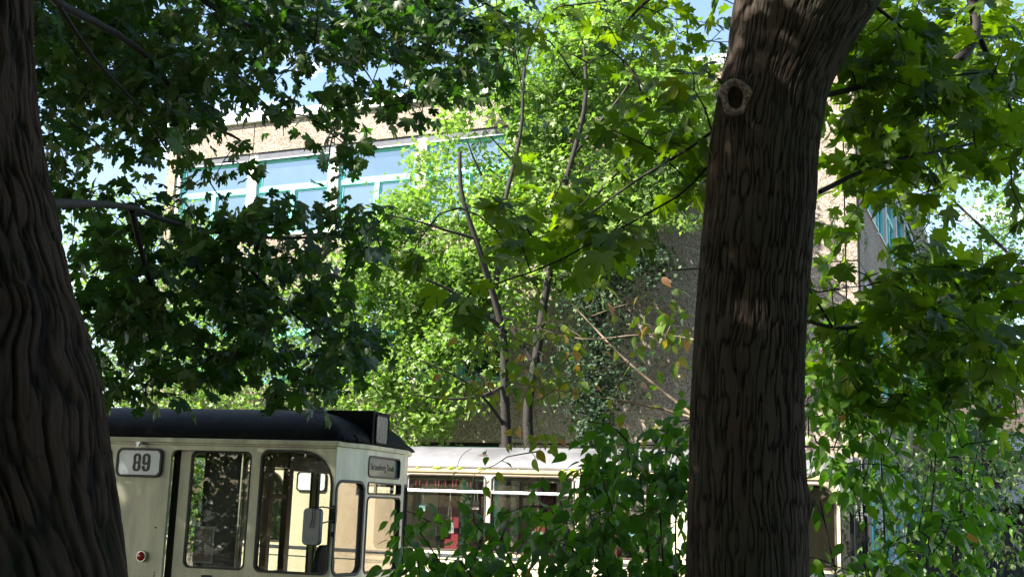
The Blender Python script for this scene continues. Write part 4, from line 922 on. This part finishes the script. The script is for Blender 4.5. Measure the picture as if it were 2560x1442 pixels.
back_tree('leafy branches with dark stems reaching in at the top right corner', at(2660, 1300, 12), ['2455666', '2466667', '.346777', '..45566', '..35555', '...2333'], 25, 0, lambda x, y: (9.5, 13), 1.0, .085, 'leafmaple', stem(at(2760, 1300, 12), at(2700, 100, 12), .07, .015), n=12, sp=.15, T=STAR, keepv=.2, group=None)

# ------------------------------------------------------------------ shrubs near the trams
def shrub(label, base, rows, c0, r0_, fY, k, leaf, mat, limbs, n=9, sp=.07, tone=None, group='dogwood shrubs', rt=.002):
    O_ = Vector((base[0], base[1], 0)); root = empty('shrub', tuple(O_), label=label, cat='shrub', group=group)
    tt = cells(rows, fY, k, r0_=r0_, c0=c0)
    pa, ra, dd = grow(limbs, tt, .1, rt, .006, .05)
    kid(tubes('stem', pa, ra, 6, M['twigpale' if mat == 'leafturn' else 'twig']), root, O_)
    lp, ld = spray_leaves(tt, dd, n, sp, .7)
    kid(leaves('foliage', lp, ld, M[mat], OVAL, leaf, None, (.2, 1.3), .5, tone=(tone(len(lp)) if tone else None)), root, O_)
bs = at(1700, 1442, 5.4)
def fan(base, tips, Y, r=.012):
    b_ = np.array([base[0], base[1], 0]); out = []
    for (x, y, Yt) in tips:
        t_ = at(x, y, Yt); mid = b_*.45+t_*.55+[0, 0, .25]; out.append((np.array([b_, mid, t_]), r, .003))
    return out
gt = lambda n: np.clip(RNG.beta(2.2, 2.4, n)*.9+(RNG.random(n) < .03)*.5, 0, 1)
shrub('green oval leaved shrub in front of the sunlit tram, left of the maple trunk', bs, ['.....13457', '.....14688', '.....35777', '1213468776', '4566888998', '8888999999'], 12, 13, lambda x, y: (4.9, 6.3), .85, .068, 'leafshrub',
      fan(bs, [(1050, 1330, 5.3), (1250, 1350, 5.4), (1400, 1250, 5.5), (1450, 1170, 5.6), (1600, 1180, 5.4), (1690, 1150, 5.3), (1650, 1280, 5.3), (1500, 1340, 5.2), (1150, 1400, 5.0)], 5.4), tone=gt)
b6 = at(1760, 1442, 6.3)
shrub('sparse shrub with yellowing and pink leaves before the office wall', b6, ['....4652', '23214332', '344643.2', '2444222.', '.3231.1.', '.211..12', '1......2'], 14, 9, lambda x, y: (6.2, 7.4), .46, .066, 'leafturn',
      [(A_([(1735, 1040, 6.4), (1600, 930, 6.6), (1500, 830, 6.8), (1430, 760, 6.9)]), .011, .004), (A_([(1735, 1045, 6.2), (1620, 1010, 6.3), (1520, 1000, 6.4), (1300, 960, 6.6)]), .008, .003), (A_([(1740, 860, 6.6), (1680, 780, 6.7), (1610, 745, 6.8), (1480, 790, 6.8)]), .006, .003),
       (A_([(1740, 850, 6.5), (1650, 830, 6.6), (1450, 850, 6.8), (1250, 790, 6.9)]), .006, .003), ([np.array([b6[0], b6[1], 0])]+A_([(1745, 1200, 6.3), (1735, 1040, 6.4)]), .016, .011), (A_([(1570, 900, 6.65), (1500, 925, 6.6), (1400, 960, 6.6)]), .005, .003)],
      n=8, sp=.075, tone=lambda n: np.clip(RNG.beta(1.6, 3.0, n)+.08+(RNG.random(n) < .035)*.6, 0, 1))
bs2 = at(2230, 1442, 5.8)
shrub('olive green shrub right of the maple trunk, hiding the end of the sunlit tram', bs2, ['5542..', '876631', '887774', '6777764', '3476653', '225666', '236667', '6567777', '6677788', '6667888'], 25, 10, lambda x, y: (5.2, 6.8), .55, .070, 'leafshrub',
      fan(bs2, [(2050, 1250, 5.5), (2120, 1000, 5.8), (2200, 1050, 6.0), (2350, 1000, 6.2), (2450, 1100, 6.2), (2400, 1300, 6), (2480, 1400, 6), (2050, 1400, 5.6), (2150, 1150, 5.7)], 5.8), tone=lambda n: np.clip(RNG.beta(2.6, 2.2, n)+(RNG.random(n) < .05)*.3, 0, 1))
b7 = at(2330, 1500, 15)
shrub('low undergrowth with dark green leaves below the annex', b7, ['.56654', '.76677', '.77788', '.87888', '.88888'], 26, 13, lambda x, y: (12, 16), .8, .07, 'leafdark', fan(b7, [(2200, 1340, 15), (2330, 1380, 15), (2480, 1400, 15)], 15), n=9, sp=.14, group=None)  # dark leaf material puts deep shade into the colour of this sunlit patch

# ------------------------------------------------------------------ unseen wood added behind the viewpoint to block low sky and darken reflections
tw_ = cloud(4200, (-30, -24, .2), (30, -13, 11.5), .06, 17, .5)
lp, ld = spray_leaves(tw_, nrm(RNG.normal(0, 1, tw_.shape)), 16, .55)
wo = leaves('unseen_woodland', lp, ld, M['leafdark'], LOBE, .34, None, (.0, .9), .6); tag(wo, 'dark mass of trees added unseen behind the viewpoint to block low sky light', 'wood', kind='stuff')
